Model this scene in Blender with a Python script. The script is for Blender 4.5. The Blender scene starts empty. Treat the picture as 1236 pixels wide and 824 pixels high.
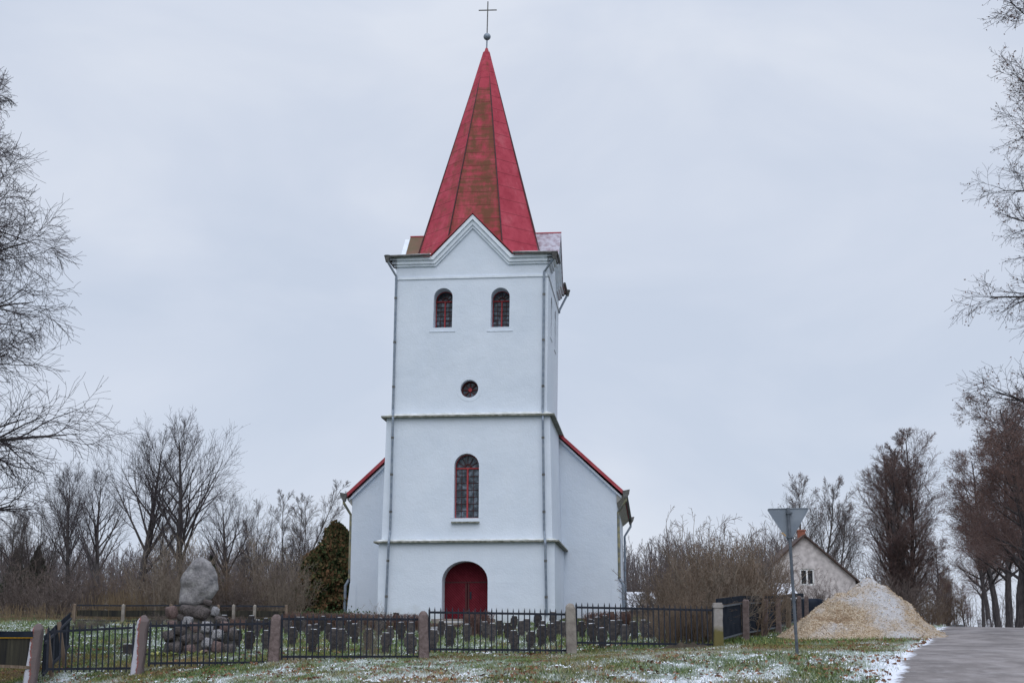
import bpy, bmesh, math, random
import numpy as np
from mathutils import Vector, Matrix

S = bpy.context.scene
R = math.radians

# ------------------------------------------------------------------ camera, sky, sun, exposure
F = 1717.0                                   # focal length in photograph pixels (50 mm)
PITCH = math.atan(370.0 / F)
EYE = 1.6
cd = bpy.data.cameras.new('camera')
cd.lens = F / 1236 * 36; cd.sensor_width = 36; cd.clip_start = 0.1; cd.clip_end = 3000
cam = bpy.data.objects.new('camera', cd); S.collection.objects.link(cam)
cam.location = (0, 0, EYE); cam.rotation_euler = (math.pi / 2 + PITCH, 0, 0)
S.camera = cam

SUN_EL, SUN_AZ = 46.0, 178.0                 # degrees; azimuth clockwise from +Y
W = bpy.data.worlds.new('World'); S.world = W; W.use_nodes = True
nt = W.node_tree; N = nt.nodes; Lk = nt.links
N.clear()
wo = N.new('ShaderNodeOutputWorld'); bg = N.new('ShaderNodeBackground')
sky = N.new('ShaderNodeTexSky'); sky.sky_type = 'NISHITA'; sky.sun_disc = False
sky.sun_elevation = R(SUN_EL); sky.sun_rotation = R(SUN_AZ)
tc = N.new('ShaderNodeTexCoord'); mp = N.new('ShaderNodeMapping')
mp.inputs['Scale'].default_value = (1.0, 1.0, 2.2); mp.inputs['Location'].default_value = (.35, .2, .55)
n1 = N.new('ShaderNodeTexNoise'); n1.inputs['Scale'].default_value = 3.1
n1.inputs['Detail'].default_value = 5; n1.inputs['Roughness'].default_value = 0.5
n1.inputs['Distortion'].default_value = 0.4
rp = N.new('ShaderNodeValToRGB')
rp.color_ramp.elements[0].position = 0.36; rp.color_ramp.elements[0].color = (0.595, 0.665, 0.795, 1)
rp.color_ramp.elements[1].position = 0.63; rp.color_ramp.elements[1].color = (0.735, 0.785, 0.885, 1)
e = rp.color_ramp.elements.new(0.5); e.color = (0.66, 0.72, 0.84, 1)
sc_ = N.new('ShaderNodeVectorMath'); sc_.operation = 'SCALE'; sc_.inputs['Scale'].default_value = 1 / 0.1
mx = N.new('ShaderNodeMix'); mx.data_type = 'RGBA'; mx.inputs['Factor'].default_value = 0.94   # cloud deck over the sky
Lk.new(tc.outputs['Generated'], mp.inputs['Vector']); Lk.new(mp.outputs['Vector'], n1.inputs['Vector'])
Lk.new(n1.outputs['Fac'], rp.inputs['Fac']); Lk.new(rp.outputs['Color'], sc_.inputs[0])
# a real overcast deck is about twice as bright overhead as near the horizon
sz = N.new('ShaderNodeSeparateXYZ'); Lk.new(tc.outputs['Generated'], sz.inputs[0])
mr = N.new('ShaderNodeMapRange'); mr.interpolation_type = 'SMOOTHSTEP'
for i_, v_ in ((1, .38), (2, .95), (3, 1.0), (4, 1.9)): mr.inputs[i_].default_value = v_
Lk.new(sz.outputs['Z'], mr.inputs[0])
zs_ = N.new('ShaderNodeVectorMath'); zs_.operation = 'SCALE'; Lk.new(sc_.outputs['Vector'], zs_.inputs[0]); Lk.new(mr.outputs[0], zs_.inputs['Scale'])
Lk.new(sky.outputs['Color'], mx.inputs[6]); Lk.new(zs_.outputs['Vector'], mx.inputs[7])
Lk.new(mx.outputs[2], bg.inputs['Color']); bg.inputs['Strength'].default_value = 0.1
Lk.new(bg.outputs['Background'], wo.inputs['Surface'])

sd = bpy.data.lights.new('sun', 'SUN'); sd.energy = 1.15; sd.angle = R(60); sd.color = (1.0, 0.985, 0.96)
sun = bpy.data.objects.new('sun', sd); S.collection.objects.link(sun)
az, el = R(SUN_AZ), R(SUN_EL)
sun.rotation_euler = Vector((math.sin(az) * math.cos(el), math.cos(az) * math.cos(el), math.sin(el))).to_track_quat('Z', 'Y').to_euler()
S.view_settings.view_transform = 'Standard'; S.view_settings.look = 'None'
S.view_settings.exposure = 0.0; S.view_settings.gamma = 1.0; S.view_settings.use_curve_mapping = False

# ------------------------------------------------------------------ surveying helpers
cP, sP = math.cos(PITCH), math.sin(PITCH)
def ray(px, py):
    x = (px - 618) / F; u = (412 - py) / F
    return Vector((x, cP - u * sP, sP + u * cP))
def at(px, py, Y):
    r = ray(px, py); k = Y / r.y
    return Vector((r.x * k, Y, EYE + r.z * k))

# ------------------------------------------------------------------ noise (numpy)
def _hash(ix, iy, seed):
    h = np.sin(ix * 127.1 + iy * 311.7 + seed * 74.7) * 43758.5453
    return h - np.floor(h)
def vnoise(x, y, seed=0):
    x = np.asarray(x, float); y = np.asarray(y, float)
    ix, iy = np.floor(x), np.floor(y); fx, fy = x - ix, y - iy
    fx = fx * fx * (3 - 2 * fx); fy = fy * fy * (3 - 2 * fy)
    a, b = _hash(ix, iy, seed), _hash(ix + 1, iy, seed)
    c, d = _hash(ix, iy + 1, seed), _hash(ix + 1, iy + 1, seed)
    return (a * (1 - fx) + b * fx) * (1 - fy) + (c * (1 - fx) + d * fx) * fy
def fbm(x, y, seed=0, o=4):
    s = 0; amp = 0.5; t = 0
    for i in range(o):
        s = s + amp * vnoise(np.asarray(x) * 2 ** i, np.asarray(y) * 2 ** i, seed + i * 13); t += amp; amp *= 0.5
    return s / t

# ------------------------------------------------------------------ mesh helpers
def link(o, parent=None):
    S.collection.objects.link(o)
    if parent is not None: o.parent = parent
    return o
def add_attr(me, name, vals, domain='POINT'):
    a = me.attributes.new(name, 'FLOAT', domain); a.data.foreach_set('value', np.asarray(vals, np.float32))
class MB:
    """collects geometry that becomes ONE mesh object"""
    def __init__(s): s.v = []; s.f = []; s.mi = []; s.cur = 0
    def add(s, vs, fs):
        b = len(s.v); s.v += [tuple(v) for v in vs]
        for f in fs: s.f.append([i + b for i in f]); s.mi.append(s.cur)
    def hexa(s, c):   # 8 corners: bottom 4 ccw, top 4 ccw
        s.add(c, [(0, 3, 2, 1), (4, 5, 6, 7), (0, 1, 5, 4), (1, 2, 6, 5), (2, 3, 7, 6), (3, 0, 4, 7)])
    def box(s, x0, x1, y0, y1, z0, z1):
        s.hexa([(x0, y0, z0), (x1, y0, z0), (x1, y1, z0), (x0, y1, z0), (x0, y0, z1), (x1, y0, z1), (x1, y1, z1), (x0, y1, z1)])
    def beam(s, a, b, w, h, up=(0, 0, 1)):
        a, b = Vector(a), Vector(b); t = (b - a).normalized(); r = t.cross(Vector(up)).normalized(); u = r.cross(t)
        c = [a - r * w / 2 - u * h / 2, a + r * w / 2 - u * h / 2, b + r * w / 2 - u * h / 2, b - r * w / 2 - u * h / 2]
        s.hexa(c + [p + u * h for p in c])
    def prism(s, loop, off):      # loop of 3d points extruded by a vector
        n = len(loop); off = Vector(off)
        s.add([Vector(p) for p in loop] + [Vector(p) + off for p in loop],
              [tuple(range(n - 1, -1, -1)), tuple(range(n, 2 * n))] + [(i, (i + 1) % n, n + (i + 1) % n, n + i) for i in range(n)])
    def tube(s, pts, r, k=8, caps=True):
        pts = [Vector(p) for p in pts]; n = len(pts)
        rr = r if isinstance(r, (list, tuple)) else [r] * n
        vs = []; ref = Vector((0.31, 0.52, 0.11)).normalized()
        for i, p in enumerate(pts):
            t = (pts[min(i + 1, n - 1)] - pts[max(i - 1, 0)]).normalized()
            a = t.cross(ref if abs(t.dot(ref)) < .95 else Vector((1, 0, 0))).normalized(); b = t.cross(a)
            for j in range(k):
                an = 2 * math.pi * j / k; vs.append(p + (a * math.cos(an) + b * math.sin(an)) * rr[i])
        fs = [(i * k + j, i * k + (j + 1) % k, (i + 1) * k + (j + 1) % k, (i + 1) * k + j) for i in range(n - 1) for j in range(k)]
        if caps: fs += [tuple(range(k - 1, -1, -1)), tuple((n - 1) * k + j for j in range(k))]
        s.add(vs, fs)
    def build(s, name, mat, parent=None, smooth=False, loc=None, fix=True):
        me = bpy.data.meshes.new(name); me.from_pydata(s.v, [], s.f)
        for m in (mat if isinstance(mat, (list, tuple)) else [mat]): me.materials.append(m)
        me.polygons.foreach_set('material_index', s.mi)
        if smooth: me.polygons.foreach_set('use_smooth', [True] * len(me.polygons))
        if fix:
            bm = bmesh.new(); bm.from_mesh(me); bmesh.ops.recalc_face_normals(bm, faces=bm.faces); bm.to_mesh(me); bm.free()
        o = link(bpy.data.objects.new(name, me), parent)
        if loc is not None: o.location = loc
        return o
def np_mesh(name, V, Fq, mat, parent=None, smooth=False, attrs=None, fattrs=None):
    """fast mesh from numpy arrays; Fq is (n,k) indices"""
    V = np.asarray(V, np.float32); Fq = np.asarray(Fq, np.int32); k = Fq.shape[1]; nf = len(Fq)
    me = bpy.data.meshes.new(name)
    me.vertices.add(len(V)); me.vertices.foreach_set('co', V.ravel())
    me.loops.add(nf * k); me.loops.foreach_set('vertex_index', Fq.ravel())
    me.polygons.add(nf); me.polygons.foreach_set('loop_start', np.arange(nf, dtype=np.int32) * k)
    if smooth: me.polygons.foreach_set('use_smooth', np.ones(nf, bool))
    me.update(calc_edges=True)
    for kk, vv in (attrs or {}).items(): add_attr(me, kk, vv)
    for kk, vv in (fattrs or {}).items(): add_attr(me, kk, vv, 'FACE')
    me.materials.append(mat)
    return link(bpy.data.objects.new(name, me), parent)
def tag(o, label, cat, group=None, kind=None):
    o['label'] = label; o['category'] = cat
    if group: o['group'] = group
    if kind: o['kind'] = kind
    return o
def thing(name, label, cat, loc=(0, 0, 0), rz=0, group=None):
    o = bpy.data.objects.new(name, None); link(o); o.location = loc; o.rotation_euler = (0, 0, rz); o.empty_display_size = .2
    return tag(o, label, cat, group)
def copy_tree(o, parent=None):
    c = o.copy(); S.collection.objects.link(c); c.parent = parent
    for ch in list(o.children): copy_tree(ch, c)
    return c

# ------------------------------------------------------------------ materials
def mat(name, c1, c2=None, scale=4.0, rough=0.85, bump=0.0, bscale=30.0, metal=0.0, detail=5, lo=.35, hi=.65, stretch=None, attr=None, spec=0.3):
    m = bpy.data.materials.new(name); m.use_nodes = True; t = m.node_tree; n = t.nodes; b = n['Principled BSDF']
    b.inputs['Roughness'].default_value = rough; b.inputs['Metallic'].default_value = metal
    b.inputs['Specular IOR Level'].default_value = spec
    c1 = tuple(c1) + (1,)
    b.inputs['Base Color'].default_value = c1
    co = n.new('ShaderNodeTexCoord'); mpn = n.new('ShaderNodeMapping'); t.links.new(co.outputs['Object'], mpn.inputs['Vector'])
    if stretch: mpn.inputs['Scale'].default_value = stretch
    if c2 is not None:
        r = n.new('ShaderNodeValToRGB'); r.color_ramp.elements[0].position = lo; r.color_ramp.elements[1].position = hi
        r.color_ramp.elements[0].color = c1; r.color_ramp.elements[1].color = tuple(c2) + (1,)
        if attr:
            a = n.new('ShaderNodeAttribute'); a.attribute_name = attr; t.links.new(a.outputs['Fac'], r.inputs['Fac'])
        else:
            z = n.new('ShaderNodeTexNoise'); z.inputs['Scale'].default_value = scale; z.inputs['Detail'].default_value = detail
            t.links.new(mpn.outputs['Vector'], z.inputs['Vector']); t.links.new(z.outputs['Fac'], r.inputs['Fac'])
        t.links.new(r.outputs['Color'], b.inputs['Base Color'])
    if bump:
        z2 = n.new('ShaderNodeTexNoise'); z2.inputs['Scale'].default_value = bscale; z2.inputs['Detail'].default_value = 6
        bp = n.new('ShaderNodeBump'); bp.inputs['Strength'].default_value = bump; bp.inputs['Distance'].default_value = 0.05
        t.links.new(mpn.outputs['Vector'], z2.inputs['Vector']); t.links.new(z2.outputs['Fac'], bp.inputs['Height']); t.links.new(bp.outputs['Normal'], b.inputs['Normal'])
    return m
class NT:
    """small node-graph helper for the richer materials"""
    def __init__(s, m): s.t = m.node_tree; s.n = s.t.nodes; s.b = s.n['Principled BSDF']; s.l = s.t.links
    def new(s, ty, **kw):
        x = s.n.new(ty)
        for k, v in kw.items():
            if k in x.inputs.keys(): x.inputs[k].default_value = v
            else: setattr(x, k, v)
        return x
    def noise(s, vec, scale, detail=5, rough=.5, dist=0):
        x = s.new('ShaderNodeTexNoise', Scale=scale, Detail=detail, Roughness=rough, Distortion=dist); s.l.new(vec, x.inputs['Vector']); return x.outputs['Fac']
    def ramp(s, fac, stops):
        x = s.n.new('ShaderNodeValToRGB'); cr = x.color_ramp
        while len(cr.elements) < len(stops): cr.elements.new(.5)
        for el_, (p, c) in zip(cr.elements, stops): el_.position = p; el_.color = tuple(c) + (1,) if len(c) == 3 else c
        s.l.new(fac, x.inputs['Fac']); return x.outputs['Color']
    def math(s, op, a, b=None, clamp=False):
        x = s.n.new('ShaderNodeMath'); x.operation = op; x.use_clamp = clamp
        for i, q in enumerate((a, b)):
            if q is None: continue
            if isinstance(q, (int, float)): x.inputs[i].default_value = q
            else: s.l.new(q, x.inputs[i])
        return x.outputs[0]
    def mix(s, fac, a, b):
        x = s.n.new('ShaderNodeMix'); x.data_type = 'RGBA'
        for i, q in ((0, fac), (6, a), (7, b)):
            if isinstance(q, (int, float)): x.inputs[i].default_value = q
            elif isinstance(q, tuple): x.inputs[i].default_value = q + (1,)
            else: s.l.new(q, x.inputs[i])
        return x.outputs[2]
    def coords(s, which='Object', scale=(1, 1, 1)):
        c = s.n.new('ShaderNodeTexCoord'); m = s.n.new('ShaderNodeMapping'); m.inputs['Scale'].default_value = scale
        s.l.new(c.outputs[which], m.inputs['Vector']); return m.outputs['Vector']
    def attr(s, name): x = s.n.new('ShaderNodeAttribute'); x.attribute_name = name; return x.outputs['Fac']
    def bump(s, h, strength, dist=.03):
        x = s.new('ShaderNodeBump', Strength=strength, Distance=dist); s.l.new(h, x.inputs['Height']); s.l.new(x.outputs['Normal'], s.b.inputs['Normal'])
    def color(s, c): s.l.new(c, s.b.inputs['Base Color'])
def newmat(name, rough=.85, spec=.3):
    m = bpy.data.materials.new(name); m.use_nodes = True; g = NT(m); g.b.inputs['Roughness'].default_value = rough; g.b.inputs['Specular IOR Level'].default_value = spec
    return m, g

M = {}
# lime-washed render: patchy white, faint streaks, slightly uneven surface
m, g = newmat('limewash', .92, .15); v = g.coords(); vs_ = g.coords('Object', (3.0, 3.0, .35)); vh = g.coords('Object', (.25, .25, 2.2))
c = g.ramp(g.noise(v, .7, 6, .6), [(.3, (.60, .665, .755)), (.65, (.655, .715, .80))])
c = g.mix(g.math('MULTIPLY', g.ramp(g.noise(vs_, .9, 6, .65), [(.52, (0, 0, 0)), (.75, (1, 1, 1))]), .22), c, (.62, .67, .73))
c = g.mix(g.math('MULTIPLY', g.ramp(g.noise(vh, 1.2, 5, .6), [(.5, (0, 0, 0)), (.72, (1, 1, 1))]), .30), c, (.65, .71, .79))
c = g.mix(g.math('MULTIPLY', g.ramp(g.noise(v, 9, 4, .6), [(.68, (0, 0, 0)), (.74, (1, 1, 1))]), .18), c, (.52, .53, .53))
# damp splash zone of the wall foot: stain with a ragged edge
sx = g.n.new('ShaderNodeSeparateXYZ'); g.l.new(g.coords(), sx.inputs[0])
foot = g.math('SUBTRACT', g.math('MULTIPLY', g.noise(v, 2.5, 5), 1.3), sx.outputs['Z'], clamp=True)
c = g.mix(g.math('MULTIPLY', foot, .7, True), c, (.42, .43, .40))
g.color(c); g.bump(g.math('ADD', g.noise(v, 1.6, 3), g.math('MULTIPLY', g.noise(v, 14, 4), .35)), .38, .07); M['wall'] = m
M['trimwhite'] = mat('painted_moulding', (.66, .72, .80), (.74, .80, .87), 3.0, .9, .15, 20)
M['soffit'] = mat('grey_boards', (.30, .29, .27), (.42, .41, .38), 2.5, .9, stretch=(8, .4, 1))
# sheet metal spire, red paint with moss
m, g = newmat('spire_metal', .85, .12); v = g.coords()
base = g.ramp(g.noise(v, 1.1, 6, .6), [(.3, (.36, .050, .074)), (.55, (.43, .068, .097)), (.75, (.46, .105, .132))])
vst = g.coords('Object', (1.6, 1.6, .5)); vband = g.coords('Object', (.35, .35, 2.6))
ms = g.math('ADD', g.math('MULTIPLY', g.noise(vst, 1.3, 8, .72), .75), g.math('MULTIPLY', g.noise(vband, 1.7, 6, .7), .55))
ms = g.math('ADD', ms, g.math('SUBTRACT', g.attr('moss'), .80))
msk = g.ramp(ms, [(.60, (0, 0, 0)), (.80, (1, 1, 1))])
base = g.mix(g.ramp(g.noise(v, 2.6, 8, .72), [(.48, (0, 0, 0)), (.66, (.75, .75, .75))]), base, (.30, .036, .058))
base = g.mix(g.ramp(g.noise(vst, 3.2, 6, .7), [(.60, (0, 0, 0)), (.74, (.5, .5, .5))]), base, (.50, .16, .19))
c = g.mix(g.math('MULTIPLY', msk, .88), base, (.120, .068, .036))
sx = g.n.new('ShaderNodeSeparateXYZ'); g.l.new(v, sx.inputs[0])
seam = g.math('ABSOLUTE', g.math('SUBTRACT', g.math('FRACT', g.math('MULTIPLY', g.math('ADD', sx.outputs['Z'], g.attr('stag')), 1 / .72)), .5))
sm = g.ramp(seam, [(.0, (1, 1, 1)), (.045, (0, 0, 0))])
c = g.mix(g.math('MULTIPLY', sm, .62), c, (.15, .030, .036))
g.color(c); g.bump(g.math('ADD', g.math('MULTIPLY', sm, .5), g.math('MULTIPLY', g.noise(v, 1.4, 3), .5)), .5, .05); M['spire'] = m
M['redroof'] = mat('red_sheet_roof', (.33, .045, .058), (.42, .085, .10), 2.0, .8, .1, 6)
M['mossroof'] = mat('mossy_sheet_roof', (.19, .10, .075), (.135, .10, .06), 1.6, .8, .2, 8, lo=.3, hi=.6)
M['snow'] = mat('snow', (.72, .75, .82), (.82, .85, .90), 6, .8, .3, 25)
M['snowroof'] = mat('snow_dusted_sheet', (.44, .44, .51), (.27, .21, .25), 4.5, .85, .2, 20, lo=.42, hi=.68, detail=8)
M['ridge'] = mat('dark_ridge_strip', (.05, .022, .024), (.09, .03, .035), 5, .7)
M['zinc'] = mat('zinc', (.17, .21, .27), (.27, .31, .36), 5, .55, metal=.3)
M['zincdark'] = mat('weathered_gutter', (.075, .075, .075), (.15, .15, .145), 7, .8)
M['zincmoss'] = mat('lichen_pipe', (.16, .17, .16), (.30, .28, .17), 4, .9, lo=.4, hi=.6)
M['ledge'] = mat('mossy_ledge', (.12, .125, .10), (.30, .30, .27), 6, .95, .3, 20)
M['ledgesnow'] = mat('frosted_ledge', (.46, .48, .45), (.66, .68, .70), 4, .9)
M['redpaint'] = mat('red_window_paint', (.30, .035, .042), (.38, .06, .066), 8, .7)
M['darkred'] = mat('dark_red_paint', (.055, .014, .016), (.08, .02, .022), 8, .6)  # darker red of the glazing bars, spokes, door strips and transom
# door boards laid diagonally
m, g = newmat('door_boards', .75, .12); v = g.coords()
wv = g.new('ShaderNodeTexWave', Scale=5.2); wv.bands_direction = 'DIAGONAL'; g.l.new(v, wv.inputs['Vector'])
c = g.mix(g.ramp(wv.outputs['Fac'], [(.02, (1, 1, 1)), (.16, (0, 0, 0))]), g.ramp(g.noise(v, 3, 5), [(.3, (.115, .010, .019)), (.6, (.15, .017, .028)), (.75, (.165, .03, .04))]), (.05, .005, .009))
g.color(c); g.bump(wv.outputs['Fac'], .3, .02); M['door'] = m
m, g = newmat('window_glass', .12, .5); v = g.coords('Object', (2.2, 2.2, 2.2))
g.color(g.ramp(g.noise(v, 2.6, 3), [(.32, (.010, .016, .024)), (.5, (.045, .065, .085)), (.66, (.16, .20, .25))])); g.bump(g.noise(v, 2.2, 1), .12, .05); M['glass'] = m
M['iron'] = mat('black_iron', (.016, .020, .032), (.032, .036, .05), 9, .75, metal=.1)
M['blacksheet'] = mat('blue_black_sheet', (.010, .014, .024), (.022, .027, .038), 2.5, .95, .15, 6, spec=.08)
m, g = newmat('dirty_sheet', .75, .2); v = g.coords('Object', (5, 5, .25))
g.color(g.ramp(g.noise(v, 1.6, 6, .65), [(.35, (.012, .012, .014)), (.58, (.04, .037, .028)), (.75, (.085, .08, .055))])); M['dirtysheet'] = m
M['granite'] = mat('pink_grey_granite', (.115, .085, .082), (.20, .155, .15), 9, .9, .5, 40)
M['concrete'] = mat('old_concrete', (.19, .165, .15), (.30, .275, .245), 5, .95, .4, 30)
m, g = newmat('mossy_concrete', .95, .2); v = g.coords(); sx = g.n.new('ShaderNodeSeparateXYZ'); g.l.new(v, sx.inputs[0])
c = g.ramp(g.noise(v, 6, 6), [(.3, (.22, .20, .185)), (.7, (.33, .31, .30))])
k_ = g.math('ADD', sx.outputs['Z'], g.math('MULTIPLY', g.noise(v, 7, 4), .35))
g.color(g.mix(g.ramp(k_, [(.60, (1, 1, 1)), (.78, (0, 0, 0))]), c, (.145, .125, .05))); g.bump(g.noise(v, 30, 5), .4); M['mossconcrete'] = m
m, g = newmat('two_tone_granite', .9, .2); v = g.coords(); sx = g.n.new('ShaderNodeSeparateXYZ'); g.l.new(v, sx.inputs[0])  # granite coloured whitish at left, then a reddish band, dark grey at right
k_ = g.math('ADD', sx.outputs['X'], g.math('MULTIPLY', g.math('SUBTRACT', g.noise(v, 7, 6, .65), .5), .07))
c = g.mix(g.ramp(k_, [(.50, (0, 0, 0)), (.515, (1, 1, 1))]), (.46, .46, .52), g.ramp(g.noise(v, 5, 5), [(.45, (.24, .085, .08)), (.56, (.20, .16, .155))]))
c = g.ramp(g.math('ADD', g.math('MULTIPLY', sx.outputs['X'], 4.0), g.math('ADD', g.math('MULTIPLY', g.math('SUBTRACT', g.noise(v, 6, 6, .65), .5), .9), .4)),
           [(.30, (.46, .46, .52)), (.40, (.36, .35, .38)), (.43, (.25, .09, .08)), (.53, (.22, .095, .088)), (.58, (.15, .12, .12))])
g.color(c); g.bump(g.noise(v, 30, 5), .5); M['twotonegranite'] = m
M['gravestone'] = mat('dark_basalt', (.034, .031, .033), (.085, .074, .070), 8, .95, .6, 35, lo=.4, hi=.75)
m = M['gravestone']; g = NT(m); oi = g.n.new('ShaderNodeObjectInfo'); base_link = g.b.inputs['Base Color'].links[0].from_socket
hsv = g.n.new('ShaderNodeHueSaturation'); g.l.new(base_link, hsv.inputs['Color']); g.l.new(g.math('ADD', g.math('MULTIPLY', oi.outputs['Random'], .9), .7), hsv.inputs['Value']); g.color(hsv.outputs['Color'])
m, g = newmat('lichen_boulder', .95, .2); v = g.coords()
c = g.ramp(g.noise(v, 3.6, 8, .68), [(.34, (.15, .15, .16)), (.48, (.28, .27, .28)), (.60, (.38, .37, .375)), (.72, (.54, .53, .53))])
c = g.mix(g.ramp(g.noise(v, 11, 4, .6), [(.62, (0, 0, 0)), (.70, (.6, .6, .6))]), c, (.09, .09, .095)); g.color(c); g.bump(g.noise(v, 4, 9, .72), 1.0, .16); M['boulder'] = m
M['pinkstone'] = mat('pink_field_stone', (.12, .085, .08), (.23, .165, .158), 5, .95, .6, 20)
M['darkstone'] = mat('dark_field_stone', (.05, .044, .043), (.15, .13, .128), 5, .95, .6, 20)
M['palestone'] = mat('frosted_field_stone', (.15, .145, .15), (.42, .42, .45), 6, .95, .6, 20, lo=.4, hi=.6)
M['mortar'] = mat('dark_mortar', (.05, .046, .042), (.10, .095, .085), 6, .95, .6, 20)
M['wood'] = mat('weathered_wood', (.12, .085, .062), (.22, .17, .13), 3, .9, .3, 20, stretch=(6, 6, .6))
M['housewall'] = mat('whitewashed_brick', (.42, .39, .39), (.64, .60, .60), 3, .95, .4, 18)
M['housetile'] = mat('brown_tiles', (.055, .037, .033), (.09, .062, .055), 4, .9, .3, 12)
M['brick'] = mat('red_brick', (.24, .085, .055), (.33, .14, .10), 6, .95)
M['whitepaint'] = mat('white_paint', (.68, .69, .70), (.78, .79, .8), 6, .7)
M['darkglass'] = mat('dark_panes', (.012, .014, .018), (.03, .034, .04), 5, .25)
M['signback'] = mat('grey_sign_back', (.165, .195, .235), (.215, .245, .285), 3, .55, .05, 10, metal=.15)
M['signpole'] = mat('galvanised_pole', (.07, .085, .105), (.13, .145, .17), 6, .6, metal=.25)
M['sticker'] = mat('orange_sticker', (.72, .36, .02), (.78, .42, .03), 8, .5)
M['signred'] = mat('red_border_paint', (.55, .03, .03), (.62, .05, .05), 6, .5)
M['bark'] = mat('dark_bark', (.042, .038, .042), (.092, .082, .082), 3, .95, .5, 14, stretch=(3, 3, .6))
M['twig'] = mat('dark_twigs', (.040, .034, .042), (.075, .062, .068), 1.2, .9)
M['barkgrey'] = mat('grey_bark', (.050, .046, .045), (.115, .105, .10), 2.5, .95, .5, 12, stretch=(3, 3, .6))
M['twiggrey'] = mat('grey_brown_twigs', (.068, .056, .057), (.115, .096, .092), .7, .9)
M['twigred'] = mat('reddish_twigs', (.115, .080, .078), (.185, .132, .120), .6, .9)
M['dryleaf'] = mat('withered_leaves', (.12, .068, .056), (.20, .112, .088), .8, .9)
M['shrub'] = mat('brown_stems', (.125, .092, .070), (.215, .160, .118), .9, .9)
M['shrubpale'] = mat('pale_stems', (.155, .125, .10), (.25, .205, .165), .9, .9)
M['shrubdark'] = mat('dark_stems', (.105, .084, .080), (.175, .140, .125), .8, .9)
M['hedge'] = mat('hedge_twigs', (.12, .068, .060), (.22, .14, .12), 3.0, .9)
M['farwood'] = mat('far_wood_twigs', (.115, .098, .104), (.165, .142, .145), .08, .95)
M['spruce'] = mat('spruce_needles', (.018, .030, .020), (.038, .052, .032), 2.0, .9)
M['reed'] = mat('dead_reeds', (.15, .108, .066), (.25, .185, .112), 3, .9)
m, g = newmat('thuja_foliage', .9, .15)
a = g.math('ADD', g.math('MULTIPLY', g.noise(g.coords(), 1.0, 4), .75), g.math('MULTIPLY', g.attr('tint'), .35))
g.color(g.ramp(a, [(.36, (.022, .036, .016)), (.50, (.062, .080, .032)), (.60, (.125, .088, .044)), (.75, (.175, .095, .052))])); M['thuja'] = m
M['juniper'] = mat('green_juniper', (.022, .050, .018), (.055, .10, .035), 6, .9)
m, g = newmat('leaf_yellow_green', .7, .3); g.color(g.ramp(g.attr('tint'), [(.2, (.05, .07, .02)), (.6, (.16, .19, .045)), (.9, (.32, .31, .10))])); M['leafplant'] = m
# grass blades and ground share the same snow and dead-grass maps
def grass_colour(g, tint, dead):
    c = g.ramp(tint, [(.1, (.060, .115, .038)), (.5, (.125, .200, .066)), (.9, (.215, .28, .10))])
    d = g.ramp(tint, [(.1, (.13, .072, .038)), (.5, (.245, .165, .066)), (.9, (.38, .27, .11))])
    return g.mix(dead, c, d)
m, g = newmat('grass_blades', .8, .2)
c = grass_colour(g, g.attr('tint'), g.attr('dead'))
g.color(g.mix(g.attr('frost'), c, (.60, .66, .68))); M['grass'] = m
m, g = newmat('ground_soil_grass', .95, .1); v = g.coords('Object')
nz = g.noise(v, 5, 6, .6); nf = g.noise(v, 22, 6, .65); nl = g.noise(v, 1.4, 5, .6)
dead = g.ramp(g.math('ADD', g.math('SUBTRACT', g.attr('dead'), .5), nz), [(.42, (0, 0, 0)), (.58, (1, 1, 1))])
c = g.mix(dead, g.ramp(nf, [(.3, (.030, .048, .016)), (.7, (.07, .10, .034))]), g.ramp(nf, [(.3, (.055, .038, .022)), (.7, (.15, .11, .058))]))
sf = g.math('ADD', g.math('MULTIPLY', g.math('SUBTRACT', g.attr('snow'), .5), 1.0), g.math('ADD', g.math('MULTIPLY', nf, .5), g.math('MULTIPLY', nz, .5)))
c = g.mix(g.ramp(sf, [(.62, (0, 0, 0)), (.72, (1, 1, 1))]), c, (.66, .70, .77)); g.color(c)
g.bump(nf, .8, .06); M['ground'] = m
m, g = newmat('asphalt', .9, .25); v = g.coords('Object'); vw = g.coords('Object', (.9, .42, 1))
c = g.ramp(g.noise(vw, .9, 6, .6), [(.34, (.10, .09, .089)), (.5, (.175, .157, .154)), (.66, (.27, .246, .243))])
c = g.mix(g.ramp(g.noise(v, 1.6, 6, .7), [(.48, (0, 0, 0)), (.66, (.7, .7, .7))]), c, (.30, .28, .283))
c = g.mix(g.ramp(g.noise(v, 60, 3), [(.55, (0, 0, 0)), (.7, (.5, .5, .5))]), c, (.09, .083, .085))
ed = g.math('ADD', g.math('SUBTRACT', g.attr('edge'), .5), g.math('ADD', g.math('MULTIPLY', g.noise(v, 2.2, 6, .65), .6), g.math('MULTIPLY', g.noise(v, 14, 4), .4)))
c = g.mix(g.ramp(ed, [(.56, (0, 0, 0)), (.70, (1, 1, 1))]), c, (.66, .69, .77)); g.color(c); g.bump(g.noise(v, 45, 5), .5, .02); M['asphalt'] = m
m, g = newmat('chip_heap', .95, .15); v = g.coords(); vo = g.new('ShaderNodeTexVoronoi', Scale=30.0); g.l.new(v, vo.inputs['Vector'])
vc = g.n.new('ShaderNodeSeparateColor'); g.l.new(vo.outputs['Color'], vc.inputs[0])
c = g.ramp(vc.outputs[0], [(.1, (.31, .22, .14)), (.45, (.52, .40, .28)), (.8, (.58, .475, .36)), (1, (.66, .57, .46))])
c = g.mix(g.ramp(g.math('ADD', g.noise(v, 2.6, 5, .6), g.math('MULTIPLY', g.attr('hollow'), .42)), [(.62, (0, 0, 0)), (.85, (.75, .75, .75))]), c, (.26, .17, .10))
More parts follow.
